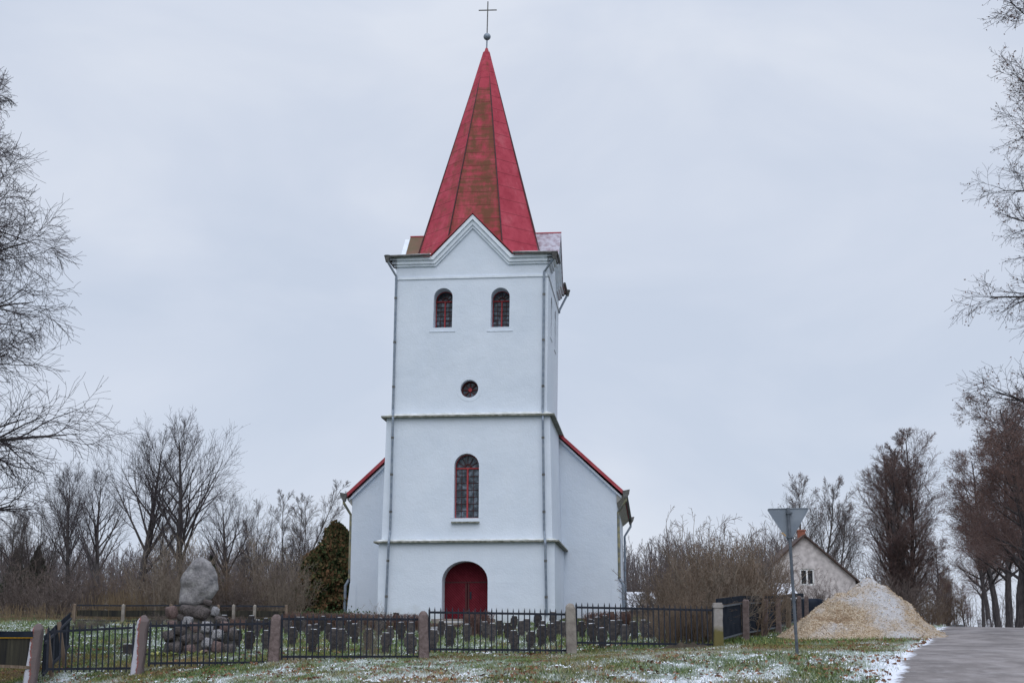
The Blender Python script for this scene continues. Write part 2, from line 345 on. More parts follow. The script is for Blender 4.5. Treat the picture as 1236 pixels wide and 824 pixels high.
sn = g.math('ADD', g.attr('snow'), g.math('ADD', g.math('MULTIPLY', g.noise(v, 11, 6, .7), .55), g.math('MULTIPLY', g.noise(v, 2.2, 4), .45)))
c = g.mix(g.ramp(sn, [(.40, (0, 0, 0)), (.66, (.9, .9, .9))]), c, (.64, .64, .67)); g.color(c)
g.bump(g.math('ADD', vo.outputs['Distance'], g.noise(v, 18, 5)), .9, .07); M['heap'] = m
M['chip'] = mat('loose_chips', (.36, .27, .18), (.56, .46, .34), 14, .95)
M['leaf'] = mat('fallen_leaf', (.12, .055, .035), (.26, .13, .07), 3.0, .9)
M['soil'] = mat('dark_soil', (.03, .024, .018), (.065, .05, .036), 5, .95, .6, 14)

# ------------------------------------------------------------------ terrain
ctrl = []
def cpt(px, py, Y): p = at(px, py, Y); ctrl.append((p.x, p.y, p.z))
for x in (-30, -10, 10, 30): ctrl.append((x, 0, 0)); ctrl.append((x, -12, 0))
ctrl += [(-13, 24, .25), (-6.5, 24, .52), (-40, 35, .3)]
for px in (420, 620, 830, 1080, 1236, 1400): cpt(px, 824, 24)
for px, py, Y in ((39, 829, 35), (168, 813, 35.5), (333, 798, 36.5), (511, 796, 37.7), (690, 790, 39.5), (867, 781, 40.5), (962, 789.5, 30),
                  (80, 786, 41.5), (150, 786, 42), (300, 788, 40), (620, 786, 42.5), (760, 777, 43), (150, 752, 60), (300, 766, 54), (450, 768, 54), (600, 768, 55), (760, 764, 55),
                  (300, 753, 61), (500, 751.5, 62.5), (680, 751, 62.5), (800, 752, 62), (420, 745, 75), (760, 744, 76), (60, 742, 80), (300, 742, 90),
                  (0, 738, 150), (300, 738, 150), (600, 738, 150), (760, 738, 120),
                  (945, 769, 46), (1040, 769, 46), (1120, 767, 47), (1132, 763, 52), (1200, 762, 51), (1290, 762, 50), (1420, 762, 50),
                  (970, 748, 100), (1050, 758, 85), (1100, 762, 125), (1180, 763.5, 110), (1190, 764, 200), (1240, 763, 125), (900, 757, 58)):
    cpt(px, py, Y)
C_ = np.array(ctrl)
def _tps(r2): return np.where(r2 > 0, r2 * np.log(np.maximum(r2, 1e-9)), 0)
_n = len(C_); _A = np.zeros((_n + 3, _n + 3)); _d2 = ((C_[:, None, :2] - C_[None, :, :2]) ** 2).sum(-1)
_A[:_n, :_n] = _tps(_d2) + np.eye(_n) * 6.0; _A[:_n, _n] = 1; _A[:_n, _n + 1:] = C_[:, :2]; _A[_n, :_n] = 1; _A[_n + 1:, :_n] = C_[:, :2].T
_w = np.linalg.solve(_A, np.concatenate([C_[:, 2], np.zeros(3)]))
def gz(x, y):
    x = np.clip(np.atleast_1d(np.asarray(x, float)), -75, 75); y = np.clip(np.atleast_1d(np.asarray(y, float)), -10, 200)
    sh = x.shape; x = x.ravel(); y = y.ravel(); out = np.empty(len(x))
    for i in range(0, len(x), 20000):
        xx, yy = x[i:i + 20000], y[i:i + 20000]
        d2 = (xx[:, None] - C_[None, :, 0]) ** 2 + (yy[:, None] - C_[None, :, 1]) ** 2
        out[i:i + 20000] = _tps(d2) @ _w[:_n] + _w[_n] + _w[_n + 1] * xx + _w[_n + 2] * yy
    return out.reshape(sh)
def ground(x, y): return float(gz(x, y)[0])
def gp(px, Y):
    """point on the terrain seen in picture column px at distance Y"""
    x = (px - 618) / F * Y / (cP + 370 / F * sP); return Vector((x, Y, ground(x, Y)))
# road along the avenue: left edge line and direction
RD = Vector((.325, 1.0, 0)); RW = 5.6
def road_left(Y): return 6.15 + .325 * (Y - 24)
def road_t(x, y): return x - road_left(y)                    # >0: on or right of the road

def snow_cov(x, y):
    x = np.asarray(x); y = np.asarray(y)
    s = .46 + .30 * (fbm(x * .7, y * .28, 3) - .5) * 2 + .50 * (fbm(x * 2.6, y * 1.1, 9) - .5) * 2
    rt = x - (6.15 + .325 * (y - 24))
    s = s + .32 * np.exp(-((rt + .35 - .5 * (fbm(y * .3, y * .1, 5) - .5)) / .32) ** 2)     # snow along the road edge
    s = s + .10 * np.exp(-((y - 27) / 5) ** 2) - .16 * np.exp(-((y - 38.5) / 2.2) ** 2)
    s = np.where((y > 40.5) & (y < 64), s - .05, s)
    s = np.where(y > 64, s - .25, s)
    s = s - .35 * np.exp(-(((x - 9.5) / 3.5) ** 2 + ((y - 43.0) / 2.2) ** 2))                # green strip before the heap
    return np.clip(s, 0, 1)
def dead_cov(x, y):
    x = np.asarray(x); y = np.asarray(y)
    d = .27 + .65 * (fbm(x * .7, y * .3, 21) - .5) * 2
    d = d + .35 * np.exp(-(((x - 8.5) / 3.0) ** 2 + ((y - 28) / 7) ** 2)) + .25 * np.exp(-((y - 37.5) / 1.5) ** 2)
    d = np.where(y > 41, d - .15, d); d = np.where(y > 65, d + .45, d)
    return np.clip(d, 0, 1)

xs = np.concatenate([[-900, -500, -300, -200, -140, -100], np.arange(-75, -20, 3.0), np.arange(-20, 26, .28), np.arange(26, 76, 2.0), [100, 140, 200, 300, 500, 900]])
ys = np.concatenate([[-300, -150, -60, -20], np.arange(-10, 18, 2.0), np.arange(18, 70, .3), np.arange(70, 200, 3.0), [200, 260, 400, 700, 1300]])
XX, YY = np.meshgrid(xs, ys); ZZ = gz(XX, YY)
rt = XX - (6.15 + .325 * (YY - 24))
ZZ = ZZ + .05 * (fbm(XX * .9, YY * .9, 31) - .5) * (np.abs(YY - 40) < 30) * np.clip(np.maximum(-rt - .5, rt - RW - .5), 0, 1)
ZZ = np.where((rt > .45) & (rt < RW - .45) & (YY > 12), ZZ - .05, ZZ)
nx_, ny_ = len(xs), len(ys)
idx = np.arange(nx_ * ny_).reshape(ny_, nx_)
Fq = np.stack([idx[:-1, :-1], idx[:-1, 1:], idx[1:, 1:], idx[1:, :-1]], -1).reshape(-1, 4)
go = np_mesh('ground', np.stack([XX, YY, ZZ], -1).reshape(-1, 3), Fq, M['ground'], smooth=True,
             attrs={'snow': snow_cov(XX, YY).ravel(), 'dead': dead_cov(XX, YY).ravel()})
go['kind'] = 'structure'
# the avenue road, and the main road the camera stands on
ry = np.concatenate([np.arange(10, 70, .5), np.arange(70, 330, 4.0)]); cols = np.array([-.25, 0, .3, .8, 1.6, 2.8, 4.0, 4.9, 5.4, 5.7, 5.95])
YR = np.repeat(ry[:, None], len(cols), 1)
wob = .22 * (fbm(ry * .5, ry * 0 + 3.3, 41) - .5) * 2
flare = np.clip((24 - ry) / 14, 0, 1) ** 2
XR = 6.15 + .325 * (YR - 24) + cols[None, :] + wob[:, None] * (cols[None, :] < .5) + (flare[:, None] * np.where(cols < 2.5, -4.5, 4.5)[None, :] * (np.abs(cols - 2.8) / 3)[None, :])
ZR = gz(XR, YR) + .012 + .03 * (1 - ((cols[None, :] - 2.8) / 3.1) ** 2)
idx = np.arange(XR.size).reshape(XR.shape)
Fq = np.stack([idx[:-1, :-1], idx[:-1, 1:], idx[1:, 1:], idx[1:, :-1]], -1).reshape(-1, 4)
edge = np.clip(1 - np.minimum(np.abs(cols - (-.25)), np.abs(cols - 5.9)) / .9, 0, 1)
ro = np_mesh('road', np.stack([XR, YR, ZR], -1).reshape(-1, 3), Fq, M['asphalt'], smooth=True, attrs={'edge': np.tile(edge, (len(ry), 1)).ravel()})
ro['kind'] = 'structure'
mxs = np.arange(-70, 71, 2.0); mys = np.array([-4, -2, 0, 2, 4, 7, 10.5]); XM, YM = np.meshgrid(mxs, mys); ZM = gz(XM, YM) + .03
idx = np.arange(XM.size).reshape(XM.shape); Fq = np.stack([idx[:-1, :-1], idx[:-1, 1:], idx[1:, 1:], idx[1:, :-1]], -1).reshape(-1, 4)
mo = np_mesh('main_road', np.stack([XM, YM, ZM], -1).reshape(-1, 3), Fq, M['asphalt'], smooth=True, attrs={'edge': np.tile(np.array([.6, 0, 0, 0, 0, .3, .8])[:, None], (1, len(mxs))).ravel()})
mo['kind'] = 'structure'

# ------------------------------------------------------------------ church
CA = R(5.6)
P0 = at(562, 750, 63.0)
r_ = Vector((math.cos(CA), -math.sin(CA), 0)); d_ = Vector((math.sin(CA), math.cos(CA), 0))
def fac(px, py, v=0.0):
    """picture point -> (u, z) on the church plane at depth v behind the tower front (z above church base)"""
    rr = ray(px, py); eye = Vector((0, 0, EYE)); k = ((P0 - eye).dot(d_) + v) / rr.dot(d_); p = eye + rr * k - P0
    return p.dot(r_), p.z
church = thing('church', 'white rendered church with square tower and tall red metal spire', 'church', P0, -CA)
c0, zS1 = fac(562, 652.5); _, zS2 = fac(566, 501, .25); _, zB = fac(570, 334.5, .5); _, zE = fac(570, 309, .5); _, zPk = fac(570, 259, .3)
w1 = (fac(668, 655)[0] - fac(455.8, 655)[0]) / 2
w2t = (fac(664, 505, .25)[0] - fac(467, 505, .25)[0]) / 2; w2b = w1 - .10
w3 = (fac(660.3, 490, .5)[0] - fac(473, 490, .5)[0]) / 2
V3 = .5; VC = V3 + w3                       # tower axis depth
zBase = -.6
LEAN = .018
def lean(z): return LEAN * max(0.0, z - zS2)
def side(k, s, o, z):
    """tower side k (0 front, 1 right, 2 back, 3 left): s along, o outward from the axis"""
    q = lean(z); return ((s + q, VC - o, z), (o + q, VC + s, z), (-s + q, VC + o, z), (-o + q, VC - s, z))[k]
def arch(cx, z0, z1, hw, n=14, rise=None):
    """closed loop: jambs and a round (or segmental) head"""
    rise = hw if rise is None else rise
    pts = [(cx - hw, z0), (cx + hw, z0)]
    for i in range(n + 1):
        a = math.pi * i / n; pts.append((cx + hw * math.cos(a), z1 - rise + rise * math.sin(a)))
    return pts
def circle(cx, cz, r, n=24): return [(cx + r * math.cos(2 * math.pi * i / n), cz + r * math.sin(2 * math.pi * i / n)) for i in range(n)]
def wall_face(mb, outline, holes, fn, depth):
    """flat wall with holes and reveals; fn(s, inset, z) -> 3d"""
    bm = bmesh.new()
    def loop(pts):
        vs = [bm.verts.new((p[0], 0, p[1])) for p in pts]
        for i in range(len(vs)): bm.edges.new((vs[i], vs[(i + 1) % len(vs)]))
    loop(outline)
    for h in holes: loop(h)
    bmesh.ops.triangle_fill(bm, edges=bm.edges[:], use_beauty=True)
    bm.verts.index_update()
    mb.add([fn(v.co.x, 0, v.co.z) for v in bm.verts], [[v.index for v in f.verts] for f in bm.faces]); bm.free()
    for h in holes:
        n = len(h)
        mb.add([fn(p[0], 0, p[1]) for p in h] + [fn(p[0], depth, p[1]) for p in h], [(i, (i + 1) % n, n + (i + 1) % n, n + i) for i in range(n)])
def ribbon(mb, path, o0, o1, fn, i0, i1, closed=False):
    """moulding along a path in the wall plane between offsets o0..o1, from inset i0 to i1 (negative stands proud)"""
    n = len(path); P = [Vector((p[0], p[1])) for p in path]; mit = []
    for i in range(n):
        a = P[i] - P[i - 1] if (i > 0 or closed) else P[1] - P[0]
        b = P[(i + 1) % n] - P[i] if (i < n - 1 or closed) else a
        na = Vector((-a.y, a.x)).normalized(); nb = Vector((-b.y, b.x)).normalized()
        m_ = (na + nb); m_ = m_ / max(.35, m_.dot(na)); mit.append(m_)
    A = [P[i] + mit[i] * o0 for i in range(n)]; B = [P[i] + mit[i] * o1 for i in range(n)]
    vs = [fn(p.x, i0, p.y) for p in A] + [fn(p.x, i0, p.y) for p in B] + [fn(p.x, i1, p.y) for p in B] + [fn(p.x, i1, p.y) for p in A]
    fs = []
    for i in range(n if closed else n - 1):
        j = (i + 1) % n
        for q in range(4): fs.append((q * n + i, q * n + j, ((q + 1) % 4) * n + j, ((q + 1) % 4) * n + i))
    if not closed: fs += [(0, n, 2 * n, 3 * n), (n - 1, 4 * n - 1, 3 * n - 1, 2 * n - 1)]
    mb.add(vs, fs)

# --- openings measured in the picture
def hole_from(px0, px1, ytop, ybot, v):
    u0, zb = fac(px0, ybot, v); u1, _ = fac(px1, ybot, v); um = (u0 + u1) / 2; _, zt = fac((px0 + px1) / 2, ytop, v); return um, zb, zt, (u1 - u0) / 2
DO = hole_from(533, 588.5, 676.5, 742, 0.0)
WM = hole_from(548.3, 578.3, 547.5, 625.5, .33)
WU1 = hole_from(522.6, 545.4, 347.6, 395.5, V3); WU2 = hole_from(592, 614.6, 347, 394.8, V3)
WU1, WU2 = ((H[0] - lean(H[1]), H[1], H[2], H[3]) for H in (WU1, WU2))
RO_u, RO_z = fac(566.5, 469, V3); RO_u -= lean(RO_z); RO_r = (fac(577.3, 469, V3)[0] - fac(555.8, 469, V3)[0]) / 2
door_rise = DO[3] * .86

wallmb = MB()
# stage 1
f1 = [lambda s, i, z, k=k: side(k, s, w1 - i + (VC - w1 if False else 0), z) for k in range(4)]
O1 = VC                                       # outward distance of the front of stage 1
def st1(k):
    return lambda s, i, z: side(k, s, (O1 if k == 0 else (w1 if k in (1, 3) else w3)) - i, z)
door_hole = arch(DO[0], zBase, DO[2], DO[3], 18, door_rise)
wall_face(wallmb, [(-w1, zBase), (w1, zBase), (w1, zS1), (-w1, zS1)], [door_hole], st1(0), .42) if False else None
# door hole touches the base line, so the outline itself runs round it
ol = [(-w1, zBase), (DO[0] - DO[3], zBase)] + [p for p in reversed(door_hole[2:])] + [(DO[0] + DO[3], zBase), (w1, zBase), (w1, zS1), (-w1, zS1)]
wall_face(wallmb, ol, [], st1(0), .0)
jl = [(DO[0] - DO[3], zBase)] + list(reversed(door_hole[2:])) + [(DO[0] + DO[3], zBase)]
n = len(jl)
wallmb.add([st1(0)(p[0], 0, p[1]) for p in jl] + [st1(0)(p[0], 1.0, p[1]) for p in jl], [(i, i + 1, n + i + 1, n + i) for i in range(n - 1)])
VB = 6.6                                      # nave front wall depth
for sg in (-1, 1): wallmb.add([(sg * w1, 0, zBase), (sg * w1, VB + .3, zBase), (sg * w1, VB + .3, zS1), (sg * w1, 0, zS1)], [(0, 1, 2, 3)])
wallmb.add([(-w1, 0, zS1), (w1, 0, zS1), (w1, VB + .3, zS1), (-w1, VB + .3, zS1)], [(0, 1, 2, 3)])
# stage 2, battered
def bat(z): t = (z - zS1) / (zS2 - zS1); return w2b + (w2t - w2b) * t, .12 + (.28 - .12) * t
hl = arch(WM[0], WM[1], WM[2], WM[3], 14)
def fn2(s, i, z):
    w, v0 = bat(z); return (s * (w / w2b if abs(s) > WM[3] * 1.6 else 1), v0 + i, z)
wall_face(wallmb, [(-w2b, zS1), (w2b, zS1), (w2b, zS2), (-w2b, zS2)], [hl], fn2, .55)
for sg in (-1, 1):
    wallmb.add([(sg * w2b, .12, zS1), (sg * w2b, VB + 1, zS1), (sg * w2t, VB + 1, zS2), (sg * w2t, .28, zS2)], [(0, 1, 2, 3)])
wallmb.add([(-w2t, .28, zS2), (w2t, .28, zS2), (w2t, VB + 1, zS2), (-w2t, VB + 1, zS2)], [(0, 1, 2, 3)])
# stage 3 with four gables
gw = (fac(619.5, 304, .3)[0] - fac(519.5, 304, .3)[0]) / 2 - .04
zEt = zE + .02
hA = arch(*[WU1[0], WU1[1], WU1[2], WU1[3]]); hB = arch(WU2[0], WU2[1], WU2[2], WU2[3])
ucen = (WU1[0] + WU2[0]) / 2
def st3(k): return lambda s, i, z: side(k, s, w3 - i, z)
out3 = [(-w3, zS2 - .1), (w3, zS2 - .1), (w3, zEt), (gw, zEt), (0, zPk), (-gw, zEt), (-w3, zEt)]
wall_face(wallmb, out3, [hA, hB, circle(RO_u, RO_z, RO_r)], st3(0), .85)
for k in (1, 2, 3): wall_face(wallmb, out3, [hA, hB], st3(k), .85)
wo_ = wallmb.build('tower_wall', M['wall'], church)

# mouldings of stage 3
cor = MB(); zc0 = fac(570, 320, V3)[1]
zl = zE - .02
pathC = [(-w3 - .30, zl), (-gw + .02, zl), (0, zPk + .02), (gw - .02, zl), (w3 + .30, zl)]
for k in range(4):
    f = st3(k)
    def cut(path, off, pr): return [(-w3 - pr, path[0][1])] + path[1:-1] + [(w3 + pr, path[-1][1])]
    ribbon(cor, cut(pathC, 0, .27), -.02, -.17, f, .05, -.27)
    ribbon(cor, cut(pathC, 0, .17), -.172, -.33, f, .05, -.17)
    ribbon(cor, cut(pathC, 0, .09), -.332, -.43, f, .05, -.09)
    ribbon(cor, [(-w3 - .05, zB), (w3 + .05, zB)], -.05, .05, f, .05, -.05)
cor.build('cornice', M['trimwhite'], church)
# ledges between the stages
for nm, z, wid, vf, pr, snowy in (('string_course', zS1, w1, 0.0, .20, False), ('string_course', zS2, w2t, .28, .22, True)):
    b = MB(); wi = w2b if z == zS1 else w3
    lo = [(-wid - pr, vf - pr), (wid + pr, vf - pr), (wid + pr, VB + (.0 if z == zS1 else .9)), (-wid - pr, VB + (.0 if z == zS1 else .9))]
    b.prism([(p[0], p[1], z - .07) for p in lo], (0, 0, .075))
    o = b.build(nm, M['ledge'], church)
    t = MB(); q = .05; hh = .17 if snowy else .10
    iv = .14 if z == zS1 else V3 + .02
    a0 = [(-wid - pr + q, vf - pr + q, z + .007), (wid + pr - q, vf - pr + q, z + .007), (wid + pr - q, VB - .05, z + .007), (-wid - pr + q, VB - .05, z + .007)]
    a1 = [(-wi - .01, iv, z + hh), (wi + .01, iv, z + hh), (wi + .01, VB - .05, z + hh), (-wi - .01, VB - .05, z + hh)]
    t.add(a0 + a1, [(0, 1, 5, 4), (1, 2, 6, 5), (3, 0, 4, 7)])
    t.build('weathering', M['ledgesnow'], o)

# --- windows
def arched_window(name, um, zb, zt, hw, fn, dep, rows, cols2, dark_head, sill=None, fw=.045, bw=.010):
    fr = MB(); gl = MB(); hd = MB()
    loop = arch(um, zb, zt, hw - .01)
    path = loop[1:] + [loop[0]]
    ribbon(fr, path, 0, fw, fn, dep - .10, dep - .02)
    ribbon(fr, [loop[0], loop[1]], 0, fw * 1.3, fn, dep - .11, dep - .02)
    ztr = zt - hw * 1.12
    ribbon(fr, [(um - hw, ztr), (um + hw, ztr)], -fw * .9, fw * .9, fn, dep - .12, dep - .02)
    ribbon(fr, [(um, zb), (um, ztr)], -fw, fw, fn, dep - .13, dep - .02)
    br = MB()
    for sgn in (-1, 1):
        for j in range(1, cols2):
            x = um + sgn * (.05 + (hw - .12) * j / cols2); ribbon(br, [(x, zb), (x, ztr)], -bw, bw, fn, dep - .08, dep - .02)
    for i in range(1, rows):
        z = zb + .06 + (ztr - zb - .1) * i / rows; ribbon(br, [(um - hw + .05, z), (um + hw - .05, z)], -bw, bw, fn, dep - .083, dep - .02)
    gl.add([fn(p[0], dep - .03, p[1]) for p in loop], [tuple(range(len(loop)))])
    for a in range(1, 6):
        an = math.pi * a / 6; c = (um, ztr + .02)
        ribbon(hd, [(c[0] + .12 * math.cos(an), c[1] + .12 * math.sin(an)), (c[0] + (hw - .08) * math.cos(an), c[1] + (hw - .06) * math.sin(an))], -.014, .014, fn, dep - .08, dep - .02)
    hd_arc = [(um + .13 * math.cos(math.pi * i / 8), ztr + .05 + .13 * math.sin(math.pi * i / 8)) for i in range(9)]
    ribbon(hd, hd_arc, -.03, .03, fn, dep - .09, dep - .02)
    w = gl.build('window', M['glass'], church)
    fr.build('frame', M['redpaint'], w); br.build('glazing_bars', M['darkred'] if bw < .01 else M['redpaint'], w); hd.build('fanlight_bars', M['darkred'] if dark_head else M['redpaint'], w)
    return w
def fn2f(s, i, z): return (s, bat(z)[1] + i, z)
win = arched_window('window', WM[0], WM[1], WM[2], WM[3], fn2f, .48, 7, 2, True, fw=.036, bw=.0075)
sm_ = MB(); fn = fn2f
ribbon(sm_, [(WM[0] - WM[3] - .10, WM[1] - .22), (WM[0] + WM[3] + .04, WM[1] - .22)], 0, .06, fn, .1, -.16); sm_.build('sill', M['ledge'], win)
tr = MB(); loop = arch(WM[0], WM[1], WM[2], WM[3]); ribbon(tr, loop[1:] + [loop[0]], -.14, -.004, fn2f, .05, -.010); tr.build('surround', M['wall'], win)
for k in range(4):
    for H in (WU1, WU2):
        win = arched_window('window', H[0], H[1], H[2], H[3], st3(k), .80, 6, 2, True, fw=.03, bw=.008)
        s_ = MB(); ribbon(s_, [(H[0] - H[3] - .16, H[1] - .20), (H[0] + H[3] + .16, H[1] - .20)], 0, .03, st3(k), .04, -.025); s_.build('sill', M['wall'], win)
# round window
gl = MB(); f = st3(0); gl.add([f(p[0], .42, p[1]) for p in circle(RO_u, RO_z, RO_r * 1.0)], [tuple(range(24))]); rw = gl.build('window', M['glass'], church); rw['label'] = 'round window with eight spokes and red hub'
sp = MB()
for a in range(8):
    an = math.pi * a / 4
    ribbon(sp, [(RO_u + .03 * math.cos(an), RO_z + .03 * math.sin(an)), (RO_u + RO_r * math.cos(an), RO_z + RO_r * math.sin(an))], -.028, .028, f, .33 + .002 * a, .41)
ribbon(sp, circle(RO_u, RO_z, RO_r - .03), -.03, .04, f, .30, .415, True); sp.build('spokes', M['darkred'], rw)
hb = MB(); hb.prism([f(p[0], .30, p[1]) for p in circle(RO_u, RO_z, .085, 12)], (0, .09, 0)); hb.build('hub', M['redpaint'], rw)
rg = MB(); ribbon(rg, circle(RO_u, RO_z, RO_r + .01), -.165, -.004, f, .05, -.010, True); rg.build('surround', M['wall'], rw)

# --- door
dr = thing('door', '', ''); del dr['label'], dr['category']; dr.parent = church; dr.location = (0, .55, 0)
dl = arch(DO[0], zBase, DO[2], DO[3], 18, door_rise)[2:]
ztr = DO[2] - door_rise * 1.02
hz = MB(); top = [(p[0], p[1]) for p in dl]
hz.prism([(p[0], .36, p[1]) for p in [(DO[0] + DO[3], ztr + .03)] + dl + [(DO[0] - DO[3], ztr + .03)]], (0, .06, 0)); hz.build('arched_panel', M['door'], dr)
for sg in (-1, 1):
    lf = MB(); xa, xb = (DO[0] + .012, DO[0] + DO[3]) if sg > 0 else (DO[0] - DO[3], DO[0] - .012)
    lf.box(xa, xb, .34, .40, .12, ztr - .03); lo_ = lf.build('door_leaf', M['door'], dr)
    st = MB(); st.box(min(DO[0] + sg * .02, DO[0] + sg * .09), max(DO[0] + sg * .02, DO[0] + sg * .09), .318, .3385, .15, ztr - .06)
    st.build('edge_strip', M['darkred'], lo_)
    if sg > 0:
        hn = MB(); hn.tube([(DO[0] + .15, .30, 1.05), (DO[0] + .15, .30, 1.27)], .014, 6); hn.box(DO[0] + .11, DO[0] + .19, .325, .3395, 1.0, 1.32); hn.build('handle', M['iron'], lo_)
rl = MB(); rl.box(DO[0] - DO[3], DO[0] + DO[3], .325, .42, ztr - .028, ztr + .028); rl.build('transom', M['darkred'], dr)
ar = MB(); ap = arch(DO[0], zBase, DO[2], DO[3], 18, door_rise); ribbon(ar, ap[2:], -.26, -.004, st1(0), .05, -.03); ar.build('archivolt', M['wall'], dr)
stp = MB(); stp.box(DO[0] - 1.35, DO[0] + 1.35, -.75, .40, -.5, .115); stp.box(DO[0] - 1.7, DO[0] + 1.7, -1.2, -.752, -.6, -.03); stp.build('step', M['concrete'], church)

# --- tower roof and spire
roof = MB(); ro3 = w3 + .36; zt_ = zE + .04
for sx_, sy_ in ((1, 1), (-1, 1), (-1, -1), (1, -1)): pass
zi = zt_ + .42; wi = 2.55
sq = lambda w, z: [(-w, VC - w, z), (w, VC - w, z), (w, VC + w, z), (-w, VC + w, z)]
for k in range(4):
    for sg in (-1, 1):
        q = [side(k, sg * (gw + .06), ro3, zt_), side(k, sg * ro3, ro3, zt_), side(k, sg * wi, wi, zi), side(k, sg * (gw - .35), wi, zi)]
        sk = MB(); sk.add(q + [Vector(p) - Vector((0, 0, .05)) for p in q], [(0, 1, 2, 3), (7, 6, 5, 4), (0, 1, 5, 4), (0, 3, 7, 4)]); sk.build('snowy_roof_edge', M['snow'], church)
zpr = zPk + .10
for k in range(4):
    gb = MB(); oo = w3 + (.33 if k != 3 else .02); ii = 1.2
    dz = .06
    for sg in (-1, 1):
        # one slope of a gable roof with a little thickness
        e0, p0 = (sg * (gw + .10), zt_ - .06), (0, zpr)
        q = [side(k, e0[0], oo, e0[1]), side(k, e0[0], ii, e0[1]), side(k, p0[0], ii, p0[1]), side(k, p0[0], oo, p0[1])]
        gb.hexa([Vector(a) - Vector((0, 0, dz)) for a in q] + q)
    mt = {0: M['redroof'], 1: M['snowroof'], 2: M['redroof'], 3: M['mossroof']}[k]
    g_ = gb.build('gable_roof', mt, church)
    rc = MB(); rc.tube([side(k, 0, oo + .01, zpr + .015), side(k, 0, ii, zpr + .015)], .04, 6); rc.build('ridge_cap', M['redroof'], g_)
# front face of the front gable peeks above the moulding: thin snow on the ridge
zA = None
apx = at(585.3, 60, (P0 + d_ * VC).y); zA = apx.z - P0.z
sw = 6.12 / 2 / math.cos(math.pi / 8); z0s = zt_ + .12
spv = []; 
for i in range(8):
    a = -math.pi / 2 + math.pi / 8 * 1.07 * (1 if i % 2 == 0 else -1) + (i + i % 2) * math.pi / 4
    spv.append((math.cos(a), math.sin(a)))
lv = [0, .06, .2, .4, .6, .8, .985]
V_ = []; F_ = []; mossA = []; stag = []
topr = .13
for t in lv:
    rr = sw * (1 - t) + topr * t
    if t == 0: rr = sw + .05
    zz_ = z0s + (zA - z0s) * t; V_ += [(rr * c[0] + lean(zz_), VC + rr * c[1], zz_) for c in spv]
for l in range(len(lv) - 1):
    for i in range(8):
        F_.append((l * 8 + i, l * 8 + (i + 1) % 8, (l + 1) * 8 + (i + 1) % 8, (l + 1) * 8 + i))
        # face i lies between ridge i and i+1; face 7 faces front (-v)
        fr_ = (i == 7)
        ms_ = .88 if fr_ else (.76 if i == 6 else (.52 if i == 0 else .5))
        if l >= 5: ms_ -= .15
        mossA.append(ms_); stag.append(.36 * (i % 2))
me_ = bpy.data.meshes.new('spire'); me_.from_pydata(V_, [], F_); me_.materials.append(M['spire'])
add_attr(me_, 'moss', mossA, 'FACE'); add_attr(me_, 'stag', stag, 'FACE')
spire = link(bpy.data.objects.new('spire', me_), church)
for i, c in enumerate(spv):
    rb = MB(); rb.tube([((sw + .05) * c[0] + lean(z0s), VC + (sw + .05) * c[1], z0s + .02), (topr * c[0] + lean(zA), VC + topr * c[1], z0s + (zA - z0s) * .985)], .035, 5); rb.build('ridge_strip', M['ridge'], spire)
b = MB(); b.tube([(lean(zA), VC, zA - .42), (lean(zA), VC, zA - .32)], [.225, .20], 8); b.build('top_collar', M['ridge'], spire)
b = MB(); b.tube([(lean(zA), VC, zA - .32), (lean(zA), VC, zA + .05)], [.17, .06], 8); b.build('tip_sleeve', M['redroof'], spire)
def zpx(py): return at(586, py, (P0 + d_ * VC).y).z - P0.z
b = MB(); lx = lean(zA); b.tube([(lx, VC, zA), (lx + .02, VC, zpx(46))], .035, 8); b.build('rod', M['zinc'], church)
bm = bmesh.new(); bmesh.ops.create_uvsphere(bm, u_segments=20, v_segments=12, radius=.185); me_ = bpy.data.meshes.new('orb'); bm.to_mesh(me_); bm.free()
me_.materials.append(M['zinc']); me_.polygons.foreach_set('use_smooth', [True] * len(me_.polygons)); ob = link(bpy.data.objects.new('orb', me_), church); ob.location = (lx + .02, VC, zpx(45))
b = MB(); zc1 = zpx(2.5); zc0_ = zpx(41); zc2 = zpx(13) - zc0_; b.box(-.026, .026, -.02, .02, 0, zc1 - zc0_); b.box(-.46, -.0261, -.018, .018, zc2 - .025, zc2 + .025); b.box(.0261, .46, -.018, .018, zc2 - .025, zc2 + .025)
cx = b.build('cross', M['zincdark'], church); cx.location = (lx + .02, VC, zc0_); cx.rotation_euler = (0, R(1.2), 0)

# --- gutters and downpipes of the tower
for k in range(4):
    for sg in (-1, 1):
        gt = MB(); f = st3(k); og = -.40
        a = f(sg * (gw + .04), og, zE + .0); bb = f(sg * (w3 + .42), og, zE - .03)
        gt.tube([a, bb], .062, 8); gt.build('gutter', M['zincdark'], church)
def pipe(name, pts, r=.052, mt='zinc', hopper=None, clamps=()):
    b = MB(); b.tube(pts, r, 8); o = b.build(name, M[mt], church, smooth=False)
    for c in clamps:
        q = MB(); q.tube([(c[0], c[1], c[2] - .05), (c[0], c[1], c[2] + .05)], r + .012, 8); q.build('clamp', M['zincdark'], o)
    if hopper:
        q = MB(); p = Vector(hopper); q.tube([p + Vector((0, 0, -.18)), p + Vector((0, 0, .06)), p + Vector((0, 0, .14))], [.07, .13, .16], 8); q.build('hopper', M['zincdark'], o)
    return o
def fv(px, py, v): u, z = fac(px, py, v); return (u, v, z)
def clampz(p0, p1, n): return [tuple(Vector(p0).lerp(Vector(p1), (i + .5) / n)) for i in range(n)]
pl = [fv(467.5, 315, -.0 + .12), fv(478.3, 333.5, V3 - .08), fv(474.3, 494, V3 - .09), fv(474.3, 506, .0), fv(471.0, 640, .0), fv(469.2, 655, -.26), fv(465.3, 741, -.07)]
